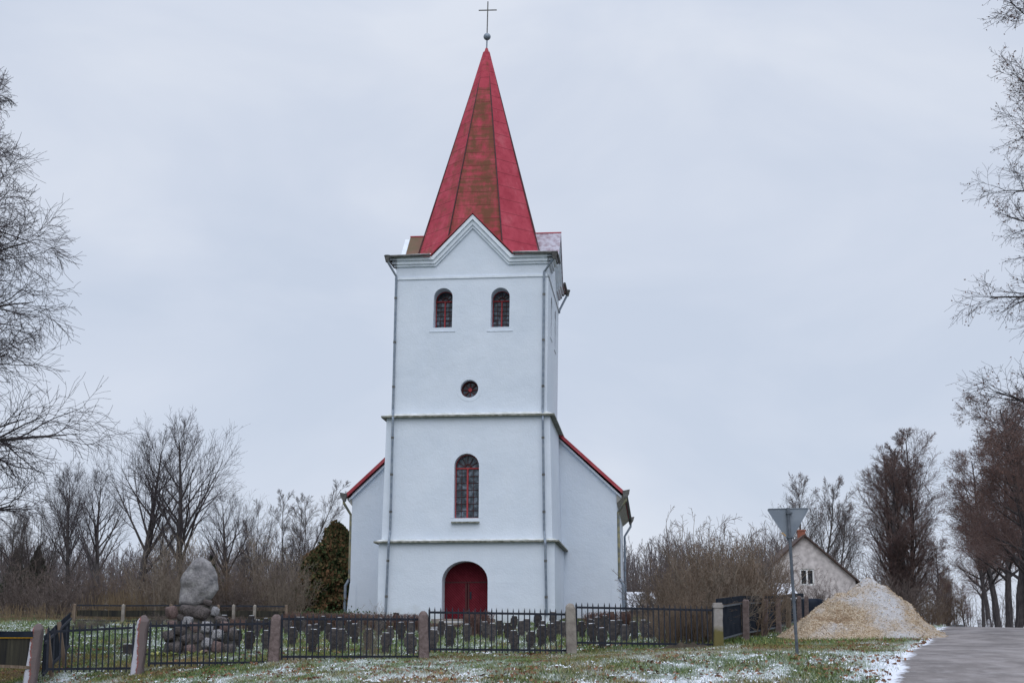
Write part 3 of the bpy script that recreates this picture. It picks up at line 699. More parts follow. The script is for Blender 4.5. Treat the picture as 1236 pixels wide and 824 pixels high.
pipe('downpipe', pl, .055, 'zinc', (pl[0][0], pl[0][1], pl[0][2] + .12), clampz(pl[1], pl[2], 3) + clampz(pl[3], pl[4], 3) + clampz(pl[5], pl[6], 2))
pl = [fv(669, 311, .12), fv(656.8, 328, V3 - .08), fv(655.2, 494, V3 - .09), fv(655.2, 506, .0), fv(656.8, 640, .0), fv(658.2, 655, -.26), fv(659.6, 742, -.07)]
pipe('downpipe', pl, .055, 'zinc', (pl[0][0], pl[0][1], pl[0][2] + .12), clampz(pl[1], pl[2], 3) + clampz(pl[3], pl[4], 3) + clampz(pl[5], pl[6], 2))
# far right one below the side gutter
fr = st3(1); pr_ = [fr(w3 + .34, -.42, zE - .1), fr(w3 - .12, -.06, zE - 1.0), fr(w3 - .05, -.04, zE - 1.15)]
pipe('downpipe', pr_, .055, 'zinc', (pr_[0][0], pr_[0][1], pr_[0][2] + .1))

# --- nave
uL = fac(423.5, 670, VB)[0]; uR = fac(745.3, 670, VB)[0]; uM = (uL + uR) / 2; hwN = (uR - uL) / 2
eL = fac(418, 593, VB - .25); eR = fac(753, 597, VB - .25)
zEv = (eL[1] + eR[1]) / 2; hE = (eR[0] - eL[0]) / 2; uEm = (eL[0] + eR[0]) / 2
tL = fac(679.5, 530.5, VB - .25); slope = (tL[1] - eR[1]) / (eR[0] - tL[0])
zRg = zEv + slope * hE; LN = 13.6
nw = MB(); zwt = zEv + slope * (hE - hwN) - .22
gab = [(-hwN, zBase), (hwN, zBase), (hwN, zwt), (0, zwt + slope * hwN), (-hwN, zwt)]
nw.add([(uM + p[0], VB, p[1]) for p in gab], [(0, 1, 2, 3, 4)]); nw.add([(uM + p[0], VB + LN, p[1]) for p in gab], [(4, 3, 2, 1, 0)])
nave_holes = []
for i in range(3):
    cy = VB + LN * (i + .5) / 3; nave_holes.append(arch(cy, 1.7, 4.6, .62))
for sg in (-1, 1):
    fnn = lambda s, i, z, sg=sg: (uM + sg * (hwN - i), s, z)
    wall_face(nw, [(VB, zBase), (VB + LN, zBase), (VB + LN, zwt), (VB, zwt)], nave_holes, fnn, .3)
    for i in range(3):
        cy = VB + LN * (i + .5) / 3; arched_window('window', cy, 1.7, 4.6, .62, fnn, .26, 7, 2, True)
nw.build('nave_wall', M['wall'], church)
for sg in (-1, 1):      # battered foot of the nave walls
    pb = MB()
    u0 = uM + sg * hwN; zz = fac(423, 703, VB)[1]
    a = [(u0 - sg * .3, VB - .05, zBase), (u0 + sg * .24, VB - .05, zBase), (u0 + sg * .012, VB - .012, zz), (u0 - sg * .3, VB - .012, zz)]
    pb.prism(a, (0, LN, 0)); pb.build('plinth', M['wall'], church)
rf = MB(); v0, v1 = VB - .28, VB + LN + .3; th = .11
for sg in (-1, 1):
    q = [(uEm, v0, zRg), (uEm + sg * hE, v0, zEv), (uEm + sg * hE, v1, zEv), (uEm, v1, zRg)]
    rf.hexa([(p[0], p[1], p[2] - th) for p in q] + q)
rfo = rf.build('nave_roof', M['redroof'], church)
sf = MB()
for sg in (-1, 1):   # boarded box eaves
    ui, uo = uM + sg * (hwN + .003), uEm + sg * (hE - .02)
    zi_, zo_ = zEv - .52, zEv - th - .02
    q = [(ui, v0 + .2, zi_), (uo, v0 + .2, zo_ - .10), (uo, v0 + .2, zo_), (ui, v0 + .2, zo_)]
    sf.prism(q, (0, v1 - v0 - .4, 0))
sf.build('eaves_boarding', M['soffit'], church)
rk = MB()
for sg in (-1, 1):
    rk.beam((uEm + sg * (hE + .02), v0 - .03, zEv - .03), (uEm, v0 - .03, zRg - .03), .05, .19, (0, -1, 0.0001)) if False else None
    a = Vector((uEm + sg * (hE + .02), v0 - .035, zEv)); bb = Vector((uEm, v0 - .035, zRg))
    rk.prism([a + Vector((0, 0, .03)), bb + Vector((0, 0, .03)), bb - Vector((0, 0, .17)), a - Vector((0, 0, .17))], (0, .032, 0))
rk.build('verge_board', M['redroof'], rfo)
wh = MB()
for sg in (-1, 1):
    a = Vector((uEm + sg * (hE - .12), v0 + .12, zEv - .18)); bb = Vector((uEm, v0 + .12, zRg - .18))
    wh.prism([a, bb, bb - Vector((0, 0, .12)), a - Vector((0, 0, .12))], (0, .16, 0))
wh.build('verge_moulding', M['wall'], church)
for sg in (-1, 1):
    ug = uEm + sg * (hE + .09); gt = MB(); gt.tube([(ug, v0 - .1, zEv - .04), (ug, v1, zEv - .10)], .08, 8); gt.build('gutter', M['zincdark'], church)
    hp = MB(); hp.prism([(ug - sg * .16, v0 - .16, zEv + .03), (ug + sg * .20, v0 - .16, zEv + .10), (ug + sg * .16, v0 - .16, zEv - .12), (ug + sg * .02, v0 - .16, zEv - .34), (ug - sg * .08, v0 - .16, zEv - .34)], (0, .24, 0)); hp.build('gutter_end', M['zincdark'], church)
    pu = uM + sg * (hwN + .07)
    p1 = [(ug, v0 - .05, zEv - .3), (ug, v0 - .05, zEv - .42), (pu, VB + .1, zEv - .95), (pu, VB + .1, fac(421, 701, VB)[1] + .1)]
    o = pipe('downpipe', p1, .065, 'zincmoss')
    p2 = [(pu, VB + .1, p1[3][2]), (pu + sg * .18, VB + .06, p1[3][2] - .32), (pu + sg * .20, VB + .06, -.45)]
    pipe('downpipe', p2, .072, 'zinc', None, [p2[0]])
    if sg > 0:
        vv = VB + LN - .2
        hp = MB(); hp.prism([(ug - .16, v1 - .16, zEv + .0), (ug + .22, v1 - .16, zEv + .06), (ug + .16, v1 - .16, zEv - .16), (ug + .02, v1 - .16, zEv - .38), (ug - .08, v1 - .16, zEv - .38)], (0, .24, 0)); hp.build('gutter_end', M['zincdark'], church)
        pipe('downpipe', [(ug, v1 - .04, zEv - .35), (ug, v1 - .04, zEv - .5), (pu + .03, vv, zEv - 1.1), (pu + .03, vv, 1.1), (pu + .22, vv, .8), (pu + .22, vv, -.4)], .065, 'zinc')
# lower choir at the far end (hidden, closes the building)
ch = MB(); ch.box(uM - 3.2, uM + 3.2, VB + LN - .1, VB + LN + 5, zBase, zwt - .6); ch.build('choir_wall', M['wall'], church)
cr = MB(); cr.prism([(uM - 3.5, VB + LN + .32, zwt - .6), (uM + 3.5, VB + LN + .32, zwt - .6), (uM, VB + LN + .32, zwt + 2.4)], (0, 5, 0)); cr.build('choir_roof', M['redroof'], church)

# ------------------------------------------------------------------ iron fence along the road
PY = [35.0, 35.5, 36.5, 37.7, 39.5, 40.5]
posts = [((47, 752), (39, 829), 13, 'twotonegranite', 'tall leaning whitish granite fence post with reddish side, by the dark sheet fence'),
         ((174, 742), (167, 813), 13, 'twotonegranite', 'leaning whitish granite fence post left of the boulder monument'),
         ((334, 741), (331, 798), 12, 'granite', 'pinkish granite fence post between the monument and the church door'),
         ((511, 737), (512, 796), 11.5, 'granite', 'brown granite fence post with sloping top just left of the church door'),
         ((688, 727.5), (690, 790), 12, 'concrete', 'round topped grey fence post right of the tower'),
         ((866, 727), (867, 781), 11, 'mossconcrete', 'concrete corner fence post with mossy yellow foot')]
post_at = []
for (t, b_, wpx, mt, lb), Y in zip(posts, PY):
    B = gp(b_[0], Y); zt = at(t[0], t[1], Y); h = zt.z - B.z; w = wpx * Y / 1755
    mb = MB(); dx = (zt.x - B.x); shape = {'twotonegranite': 'point', 'granite': 'slope', 'concrete': 'round', 'mossconcrete': 'flat'}[mt]
    def sec(z, s, q=.22):
        k = w / 2 * s; c = k * q; ox = dx * z / h
        return [(ox - k + c, -k, z), (ox + k - c, -k, z), (ox + k, -k + c, z), (ox + k, k - c, z), (ox + k - c, k, z), (ox - k + c, k, z), (ox - k, k - c, z), (ox - k, -k + c, z)]
    rings = [sec(-.3, 1.06)]
    rng = random.Random(int(t[0]))
    for z in np.linspace(.02, h - .16, 7): rings.append([(p[0] + rng.uniform(-.008, .008), p[1] + rng.uniform(-.008, .008), p[2]) for p in sec(z, 1.06 - .10 * z / h)])
    if shape == 'round': tops = [(h - .11, .93), (h - .05, .74), (h - .015, .45), (h, .2)]
    elif shape == 'flat': tops = [(h - .02, .95), (h, .9)]
    elif shape == 'point': tops = [(h - .13, .92), (h - .03, .50), (h, .22)]
    else: tops = [(h - .10, .95), (h - .04, .70), (h, .35)]
    for z, s in tops: rings.append(sec(z, s))
    vs = [p for rg_ in rings for p in rg_]; fs = [(i * 8 + j, i * 8 + (j + 1) % 8, (i + 1) * 8 + (j + 1) % 8, (i + 1) * 8 + j) for i in range(len(rings) - 1) for j in range(8)]
    fs.append(tuple((len(rings) - 1) * 8 + j for j in range(8))); mb.add(vs, fs)
    if shape == 'flat': mb.box(dx - w * .56, dx + w * .56, -w * .56, w * .56, h - .14, h - .05)
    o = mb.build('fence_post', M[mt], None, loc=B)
    tag(o, lb, 'fence post', 'stone posts of the iron fence'); post_at.append(B)
pk = MB(); pk.box(-.0155, .0155, -.0155, .0155, 0, .93); pk.add([(-.0155, -.0155, .9302), (.0155, -.0155, .9302), (.0155, .0155, .9302), (-.0155, .0155, .9302), (0, 0, 1.0)], [(0, 1, 4), (1, 2, 4), (2, 3, 4), (3, 0, 4)])
picket_proto = pk.build('picket', M['iron'])
panels = [((57, 762, 807), (160, 757, 806), 0, 15, 'black iron fence panel beside the tall leaning whitish post'),
          ((180, 755, 800), (324, 752, 799), 1, 21, 'sagging black iron fence panel in front of the boulder monument'),
          ((340, 746.5, 792), (506, 747, 792), 2, 24, 'black iron fence panel in front of the brown hedge, left of the door'),
          ((518, 738.5, 783), (684, 741, 784.5), 3, 26, 'black iron fence panel standing below the dark red church door'),
          ((696, 732.5, 775), (861, 736, 777.5), 4, 26, 'black iron fence panel with tall pickets, right of the round topped post')]
for a, b_, pi_, nn, lb in panels:
    Ya, Yb = PY[pi_] + .05, PY[pi_ + 1] + .05
    A1, A0 = at(a[0], a[1], Ya), at(a[0], a[2], Ya); B1, B0 = at(b_[0], b_[1], Yb), at(b_[0], b_[2], Yb)
    t = thing('iron_fence_panel', lb, 'fence', (A0.x, A0.y, ground(A0.x, A0.y)), 0, 'iron panels between the stone posts')
    o0 = Vector(t.location)
    for P, Q in ((A1, B1), (A0, B0)):
        rl = MB(); rl.beam(P - o0, Q - o0, .038, .058); rl.build('rail', M['iron'], t)
    rng = random.Random(pi_)
    for i in range(nn):
        s_ = (i + .0) / (nn - 1); lo, hi = A0.lerp(B0, s_), A1.lerp(B1, s_)
        o = picket_proto if (pi_ == 0 and i == 0) else picket_proto.copy()
        if o is not picket_proto: S.collection.objects.link(o)
        o.parent = t; d = hi - lo; bot = lo - d * .085; tp = hi + d * (.155 + rng.uniform(-.01, .01)); L = (tp - bot).length
        o.location = bot - o0 + Vector((0, -.036, 0)); o.scale = (1.0 if i not in (0, nn - 1) else 1.6, 1, L)
        o.rotation_euler = ((tp - bot).to_track_quat('Z', 'Y').to_euler().x + rng.uniform(-.012, .012), (tp - bot).to_track_quat('Z', 'Y').to_euler().y + rng.uniform(-.012, .012), 0)
    if pi_ > 0:
        for zz in (.25, .85):
            br = MB(); p = A0.lerp(A1, zz); br.beam(p - o0, p - o0 - Vector((.16, 0, 0)), .03, .03); br.build('bracket', M['iron'], t)

# side fence running back along the road: dark sheets on rough posts
sp_px = [(867, 40.5), (896.5, 44.5), (920, 48.5), (937, 52.5), (949.5, 56.5), (963, 60.5), (972, 64.5)]
spts = [gp(px, Y) for px, Y in sp_px]
plabs = ['weathered stone post, first behind the mossy corner post', 'weathered stone post, second behind the mossy corner post', 'weathered stone post deep in the twigs of the thicket',
         'rusty brown post just left of the sign pole', 'grey post right behind the sign pole', 'grey post at the far end of the sheet fence by the heap']
for i, p in enumerate(spts[1:]):
    b = MB(); w = .095; rng = random.Random(i); h = 1.22
    rings = []
    for z in (-.3, 0, .3, .6, .9, h - .05, h): 
        k = w * (1 - .12 * z / h) * (1 if z < h else .7); rings.append([(-k + rng.uniform(-.01, .01), -k, z), (k, -k + rng.uniform(-.01, .01), z), (k + rng.uniform(-.01, .01), k, z), (-k, k, z)])
    vs = [q for r in rings for q in r]; fs = [(a * 4 + j, a * 4 + (j + 1) % 4, a * 4 + 4 + (j + 1) % 4, a * 4 + 4 + j) for a in range(6) for j in range(4)] + [(24, 25, 26, 27)]
    b.add(vs, fs); o = b.build('fence_post', M['brick'] if False else (M['wood'] if i == 3 else M['granite']), None, loc=p + Vector((.10, -.1, 0))); o.rotation_euler = (rng.uniform(-.03, .03), rng.uniform(-.03, .03), -.29)
    tag(o, plabs[i], 'fence post', 'posts of the dark sheet fence')
shl = ['blue black sheet fence panel next to the mossy corner post', 'blue black sheet fence panel between two weathered posts left of the sign', 'dark sheet fence panel half hidden by overhanging twigs',
       'dark sheet fence panel left of the rusty post', 'dark sheet fence panel behind the sign pole', 'farthest dark sheet fence panel beside the tan heap']
for i in range(6):
    A, B = spts[i], spts[i + 1]; t = thing('sheet_fence_panel', shl[i], 'fence', A, 0, 'dark sheet panels of the side fence')
    d = B - A; n_ = Vector((d.y, -d.x, 0)).normalized()
    sh = MB(); a0, b0 = Vector((0, 0, .22)) + d * .03, d * .97 + Vector((0, 0, .22))
    sh.prism([a0, b0, b0 + Vector((0, 0, .86)), a0 + Vector((0, 0, .86))], -n_ * .02); sh.build('sheet', M['blacksheet'], t)
    for zz in (.20, 1.10):
        r = MB(); r.beam(Vector((0, 0, zz)) + d * .02, d * .98 + Vector((0, 0, zz)), .05, .05); r.build('rail', M['signpole'], t)
    r = MB(); r.beam(Vector((0, 0, 1.24)) + d * .0, d * 1.0 + Vector((0, 0, 1.24)), .06, .18); r.build('top_board', M['blacksheet'], t)
# left side: dirty sheet screen along the road and panels running back
A, B = gp(-45, 34.6), gp(39, 34.9)
t = thing('sheet_fence_panel', 'wide dirty dark sheet fence with a yellow line, left of the tall leaning post', 'fence', A); d = B - A
sh = MB(); zt1 = at(0, 768, 34.8).z - A.z; zb1 = at(0, 800, 34.8).z - A.z; a0 = Vector((0, 0, .10)); 
sh.prism([Vector((0, 0, zb1 - .02)), Vector((d.x, d.y, zb1 - .08)), Vector((d.x, d.y, zt1)), Vector((0, 0, zt1))], (0, .02, 0)); sh.build('sheet', M['dirtysheet'], t)
r = MB(); r.beam((0, -.03, zt1 + .06), (d.x, d.y - .03, zt1 + .06), .05, .14); r.build('top_board', M['blacksheet'], t)
r = MB(); r.beam((0, -.03, zt1 - .025), (d.x, d.y - .03, zt1 - .02), .012, .022); r.build('yellow_line', M['sticker'], t)
r = MB(); r.beam((0, -.02, zb1 - .02), (d.x, d.y - .02, zb1 - .1), .05, .07); r.build('rail', M['wood'], t)
A, B = gp(52, 35.6), gp(82, 42)
t = thing('sheet_fence_panel', 'dark sheet fence panel running back behind the tall leaning whitish post', 'fence', A); d = B - A
sh = MB(); sh.prism([Vector((0, 0, .22)), d + Vector((0, 0, .18)), d + Vector((0, 0, 1.1)), Vector((0, 0, 1.12))], (.02, 0, 0)); sh.build('sheet', M['blacksheet'], t)
for zz in (.18, .95): r = MB(); r.beam((.04, 0, zz), d + Vector((.04, 0, zz - .03)), .05, .06); r.build('rail', M['iron'], t)
for (p0, p1, Y, lb) in (((57, 758), (64.5, 797), 36.3, 'weathered plank propped against the sheet fence, nearest the tall leaning post'), ((71, 750), (80, 788), 38.2, 'weathered plank propped against the sheet fence, second from the tall leaning post')):
    a, b_ = at(*p0, Y), at(*p1, Y); b_.z = ground(b_.x, Y) - .05
    b = MB(); b.beam(Vector((0, 0, 0)), a - b_, .05, .10); o = b.build('wooden_prop', M['wood'], None, loc=b_); tag(o, lb, 'plank', 'planks propping the sheet fence')
# back fence of the graveyard: dark rails and pale posts
bf = [(88, 62, 'left end of the graveyard back fence, low dark mesh by the reeds'), (147, 61, ''), (205, 62, ''), (262, 62, ''), (281, 62.5, ''), (306, 62.5, ''), (345, 62.5, '')]
bl = ['low dark back fence panel at the left end by the dead reeds', 'low dark back fence panel left of the big brown shrub', 'low dark back fence panel behind the boulder monument',
      'low dark back fence panel just right of the boulder', 'low dark back fence panel between two pale posts', 'low dark back fence panel behind the clipped hedge']
pb_ = ['weathered back fence post farthest left', 'pale leaning back fence post left of the big brown shrub', 'back fence post hidden behind the boulder monument', 'back fence post at the boulder edge', 'pale back fence post right of the boulder', 'pale back fence post above the hedge', 'back fence post below the thuja']
bpts = [gp(px, Y) for px, Y, _ in bf]
for i, p in enumerate(bpts):
    b = MB(); b.box(-.06, .06, -.06, .06, -.3, .72); b.add([(-.06, -.06, .7205), (.06, -.06, .7205), (.06, .06, .7205), (-.06, .06, .7205), (0, 0, .77)], [(0, 1, 4), (1, 2, 4), (2, 3, 4), (3, 0, 4)])
    o = b.build('fence_post', M['concrete'] if i in (1, 4, 5) else M['wood'], None, loc=p + Vector((0, -.12, 0))); o.rotation_euler = (0, .03 * math.sin(i * 3), 0); tag(o, pb_[i], 'fence post', 'posts of the back fence')
for i in range(6):
    A, B = bpts[i], bpts[i + 1]; d = B - A; t = thing('low_fence_panel', bl[i], 'fence', A, 0, 'panels of the back fence')
    s_ = MB(); s_.prism([Vector((.08, 0, .24)), d + Vector((-.08, 0, .24)), d + Vector((-.08, 0, .50)), Vector((.08, 0, .50))], (0, .02, 0)); s_.build('sheet', M['dirtysheet'], t)
    for zz in (.06, .70): r = MB(); r.beam((.07, 0, zz), d + Vector((-.07, 0, zz)), .04, .06); r.build('rail', M['iron'], t)

# ------------------------------------------------------------------ graves
def stone_cross(seed):
    rng = random.Random(seed); mb = MB(); j = lambda s=.006: rng.uniform(-s, s)
    th = .075
    prof = [(-.095, -.15), (.095, -.15), (.100, .24), (.148, .265), (.150, .50), (.112, .515), (.098, .62), (-.098, .62), (-.112, .515), (-.150, .50), (-.148, .265), (-.100, .24)]
    prof = [(x + j(), z + j()) for x, z in prof]
    mb.prism([(x, -th + j(.004), z) for x, z in prof], (0, th * 2, 0))
    o = mb.build('grave_cross', M['gravestone'])
    bv = bmesh.new(); bv.from_mesh(o.data); bmesh.ops.bevel(bv, geom=bv.edges[:], offset=.012, segments=1, affect='EDGES'); bv.to_mesh(o.data); bv.free()
    sn = MB()
    sn.box(-.078, .078, -.06, .06, .614, .630); sn.box(-.142, -.105, -.05, .05, .497, .509); sn.box(.105, .142, -.05, .05, .497, .509)
    s = sn.build('snow_cap', M['snow'], o); bv = bmesh.new(); bv.from_mesh(s.data); bmesh.ops.bevel(bv, geom=bv.edges[:], offset=.008, segments=1, affect='EDGES'); bv.to_mesh(s.data); bv.free()
    return o
protos = [stone_cross(i) for i in range(4)]
gl_ = [(285, 783), (301, 787), (321, 787), (302, 768), (309, 772), (319, 767), (346, 769), (353, 781), (358, 768), (364.6, 766), (373, 777), (376.5, 790), (382, 774), (396, 774), (409.7, 768), (413, 787), (421, 770),
       (434, 767), (444, 783), (454.6, 762), (470, 779), (477, 761), (496, 790), (497, 770), (522, 784), (543.5, 781), (564, 776), (585.6, 771), (604, 768), (621, 786), (640, 784), (653.5, 782), (666.7, 779),
       (620, 763), (635, 766), (649, 762), (667, 760), (680, 772), (703, 768), (711.7, 765), (722, 763), (731, 763), (728, 784), (741, 776), (739, 759), (755, 777), (754.6, 759), (766, 774), (778, 771), (270, 776), (655, 768), (690, 766), (268, 768), (333, 770), (389, 766), (428, 779), (457, 769), (484, 774), (509, 774), (533, 769), (575, 767), (594, 777), (612, 772), (630, 770), (674, 769), (716, 777), (748, 768), (786, 773), (403, 786), (465, 788)]
row_of = lambda b: 'front' if b >= 778 else ('middle' if b >= 767.5 else 'back')
ordn = ['first', 'second', 'third', 'fourth', 'fifth', 'sixth', 'seventh', 'eighth', 'ninth', 'tenth', 'eleventh', 'twelfth', 'thirteenth', 'fourteenth', 'fifteenth', 'sixteenth', 'seventeenth', 'eighteenth', 'nineteenth', 'twentieth', 'twenty-first', 'twenty-second', 'twenty-third', 'twenty-fourth', 'twenty-fifth']
pname = lambda px: 'behind the sagging panel' if px < 330 else ('behind the panel left of the door' if px < 510 else ('below the church door' if px < 600 else ('below the tower' if px < 686 else 'right of the round topped post')))
cnt = {}
used = [False] * 4
for px, b_ in sorted(gl_):
    Y = float(np.interp(b_, [757, 762, 768, 775, 785, 790], [61.0, 59, 55.5, 50, 42.5, 40.5]))
    if px > 690: Y = float(np.interp(b_, [757, 765, 772, 777, 784], [60.5, 55, 48, 45, 42]))
    k = (int(px) * 7 + int(b_)) % 4
    o = protos[k] if not used[k] else copy_tree(protos[k]); used[k] = True
    p = gp(px, Y); rng = random.Random(int(px * 10)); o.location = p; o.rotation_euler = (rng.uniform(-.08, .05), rng.uniform(-.075, .075), rng.uniform(-.25, .25)); s = rng.uniform(.88, 1.08); o.scale = (s * rng.uniform(.92, 1.12), s, s * rng.uniform(.9, 1.05))
    rw_, pn = row_of(b_), pname(px); c = cnt.get((rw_, pn), 0); cnt[(rw_, pn)] = c + 1
    tag(o, f'dark squat stone cross, {ordn[c]} from left, {rw_} row, {pn}', 'grave marker', 'squat stone crosses of the graveyard')
# low square stone left of the second post
b = MB(); b.box(-.13, .13, -.1, .1, -.2, .27); o = b.build('stone_block', M['gravestone'], None, loc=gp(154.5, 41)); bv = bmesh.new(); bv.from_mesh(o.data); bmesh.ops.bevel(bv, geom=bv.edges[:], offset=.02, segments=2, affect='EDGES'); bv.to_mesh(o.data); bv.free()
s = MB(); s.box(-.11, .11, -.08, .08, .268, .285); s.build('snow_cap', M['snow'], o); tag(o, 'low dark square stone in the grass left of the monument', 'grave marker')
# bench with snow near the door
p = gp(553, 56.5); t = thing('stone_bench', 'small stone bench with snow on its seat in front of the church step', 'bench', p)
b = MB(); b.box(-.62, .62, -.2, .2, .36, .44); b.build('seat', M['concrete'], t)
for sx_ in (-.42, .42): b = MB(); b.box(sx_ - .07, sx_ + .07, -.16, .16, -.15, .36); b.build('leg', M['concrete'], t)
b = MB(); b.box(-.6, .6, -.18, .18, .4402, .47); b.build('snow_layer', M['snow'], t)
p = gp(530, 56); b = MB(); b.box(-.34, .34, -.07, .07, -.15, .30); o = b.build('stone_slab', M['palestone'], None, loc=p); bv = bmesh.new(); bv.from_mesh(o.data); bmesh.ops.bevel(bv, geom=bv.edges[:], offset=.025, segments=2, affect='EDGES'); bv.to_mesh(o.data); bv.free(); tag(o, 'low frosted pale stone slab left of the stone bench', 'slab')

# ------------------------------------------------------------------ boulder monument
from mathutils import noise as mnoise
def rock(name, seed, mt, parent=None, sub=3, amp=.22, freq=1.3, facet=True):
    bm = bmesh.new(); bmesh.ops.create_icosphere(bm, subdivisions=sub, radius=1)
    off = Vector((seed * 3.1, seed * 1.7, seed * 2.3))
    for v in bm.verts:
        n = v.co.normalized(); q = mnoise.noise(n * freq + off) * amp + mnoise.noise(n * freq * 2.7 + off) * amp * .45 + mnoise.noise(n * 7 + off) * amp * .16
        c = Vector([math.copysign(abs(x) ** (.42 if facet else .9), x) for x in n]); c = c * (1 + q); v.co = c * .80
    me = bpy.data.meshes.new(name); bm.to_mesh(me); bm.free(); me.materials.append(M[mt]); me.polygons.foreach_set('use_smooth', [True] * len(me.polygons))
    return link(bpy.data.objects.new(name, me), parent)
MY = 41.0; mc = gp(238, MY)
mon = thing('stone_monument', 'upright grey boulder on a heap of mortared field stones, a memorial', 'monument', mc)
# boulder: outline lofted from the photograph's silhouette at real depth
sil = [(730, 215.2, 247), (722, 214.8, 256), (712, 216, 262.5), (702, 217.8, 260.8), (692, 221, 260.2), (685, 225, 258), (679, 230, 254), (675, 234, 249), (672.6, 238.5, 244)]
vs = []; k = 26
_s = np.array(sil[::-1]); _py = np.concatenate([np.linspace(672.6, 730, 20)]); sil = [(p_, float(np.interp(p_, _s[:, 0], _s[:, 1])), float(np.interp(p_, _s[:, 0], _s[:, 2]))) for p_ in _py[::-1]]
for py, xl, xr in sil:
    L, Rr = at(xl, py, MY) - mc, at(xr, py, MY) - mc; cxx, hw = (L.x + Rr.x) / 2, (Rr.x - L.x) / 2
    for j in range(k):
        a = 2 * math.pi * j / k; q = Vector((cxx + hw * math.cos(a), .66 * min(hw, .5) * math.sin(a) + .02, L.z)); nn_ = mnoise.noise(q * 2.2) * .09 + (mnoise.voronoi(q * 2.8)[0][0] - .3) * .13 + mnoise.noise(q * 11) * .018
        vs.append(q + Vector((nn_ * .35, nn_, nn_ * .4)))
fs = [(i * k + j, i * k + (j + 1) % k, (i + 1) * k + (j + 1) % k, (i + 1) * k + j) for i in range(len(sil) - 1) for j in range(k)] + [tuple(range(k - 1, -1, -1)), tuple((len(sil) - 1) * k + j for j in range(k))]
b = MB(); b.add(vs, fs); bo = b.build('boulder', M['boulder'], mon, smooth=True)
core = MB(); rings = []
for z, rx, ry in ((-.3, 1.1, .75), (.25, 1.0, .68), (.7, .8, .55), (1.0, .55, .42), (1.3, .40, .32)):
    rings += [((rx + .06 * math.sin(5 * a_)) * math.cos(a_) + .08, ry * math.sin(a_), z) for a_ in np.linspace(0, 2 * math.pi, 14, endpoint=False)]
core.add(rings, [(i * 14 + j, i * 14 + (j + 1) % 14, (i + 1) * 14 + (j + 1) % 14, (i + 1) * 14 + j) for i in range(4) for j in range(14)] + [tuple(56 + j for j in range(14))])
core.build('mortar_core', M['mortar'], mon)
rp_ = [rock('base_stone', i, mt_, mon, 2) for i, mt_ in enumerate(('pinkstone', 'darkstone', 'palestone', 'darkstone', 'pinkstone'))]
def place_stone(k, px, py, hw_px, hh_px, first={}):
    o = rp_[k] if k not in first else rp_[k].copy()
    if k in first: S.collection.objects.link(o); o.parent = mon
    first[k] = 1
    q = at(px, py, MY) - mc; sx_, sz_ = hw_px * MY / 1755, hh_px * MY / 1755
    yd = -(.28 + .42 * max(0, (py - 728) / 60))
    o.location = (q.x, yd, q.z); o.scale = (sx_, min(sx_, sz_) * 1.0, sz_); rr = random.Random(int(px * 3 + py)); o.rotation_euler = (rr.uniform(-.3, .3), rr.uniform(-.35, .35), rr.uniform(-.8, .8))
for k, px, py, a, b_ in ((0, 211, 739, 8, 9.5), (1, 231, 737, 12, 8), (3, 247, 740, 10.5, 10), (2, 262.5, 738, 5.5, 6.5), (1, 223, 745, 6, 5), (1, 253, 727, 6.5, 4), (2, 231, 750, 7.5, 8), (1, 270, 749, 9, 6), (4, 212, 753, 8, 5),
                         (2, 254, 757, 9, 9), (0, 240, 757, 7, 7), (1, 222, 760, 9, 7), (4, 275, 756, 7, 8), (1, 285, 765, 7, 9), (2, 268, 766, 8, 8), (3, 245, 770, 8, 7), (2, 256, 776, 8, 8), (1, 230, 771, 9, 7), (1, 210, 767, 9, 8),
                         (0, 236, 784, 8, 8), (4, 268, 781, 8, 9), (1, 282, 783, 7, 8), (1, 218, 781, 10, 8), (4, 252, 789, 8, 6)):
    place_stone(k, px, py, a, b_)
# yellow-green leafy plants at its foot
def leafy(loc, n, rad, seed, label):
    rng = np.random.RandomState(seed); V = []; Fs = []; T = []
    for i in range(n):
        a = rng.uniform(0, 6.28); r = rng.uniform(0, rad); L = rng.uniform(.10, .24); w = L * .36; base = np.array([r * math.cos(a), r * math.sin(a) * .6, 0.02]); d = np.array([math.cos(a), math.sin(a) - .4, rng.uniform(.3, 1.1)]); d /= np.linalg.norm(d)
        s_ = np.cross(d, [0, 0, 1]); s_ /= np.linalg.norm(s_) + 1e-6; droop = np.array([0, 0, -.35 * L])
        q = len(V); V += [base, base + d * L * .5 + s_ * w * .5, base + d * L * .5 - s_ * w * .5, base + d * L * .85 + s_ * w * .3 + droop * .5, base + d * L * .85 - s_ * w * .3 + droop * .5, base + d * L + droop]
        for f in ((0, 1, 2, 2), (1, 3, 4, 2), (3, 5, 4, 4)): Fs.append([q + x for x in f])
        T += [rng.rand()] * 3
    me = bpy.data.meshes.new('leafy_plant'); me.from_pydata([tuple(v) for v in V], [], [tuple(dict.fromkeys(f)) for f in Fs]); me.materials.append(M['leafplant']); add_attr(me, 'tint', T, 'FACE')
    o = link(bpy.data.objects.new('leafy_plant', me)); o.location = loc; tag(o, label, 'plant', 'leafy plants at the monument'); return o
leafy(gp(190, 40), 60, .45, 1, 'yellow green leafy plant at the left foot of the monument')
leafy(gp(212, 39.8), 50, .4, 2, 'yellowing leafy plant in front of the dark base stones')
leafy(gp(236, 39.9), 40, .35, 3, 'small pale green leafy plant under the middle of the monument')

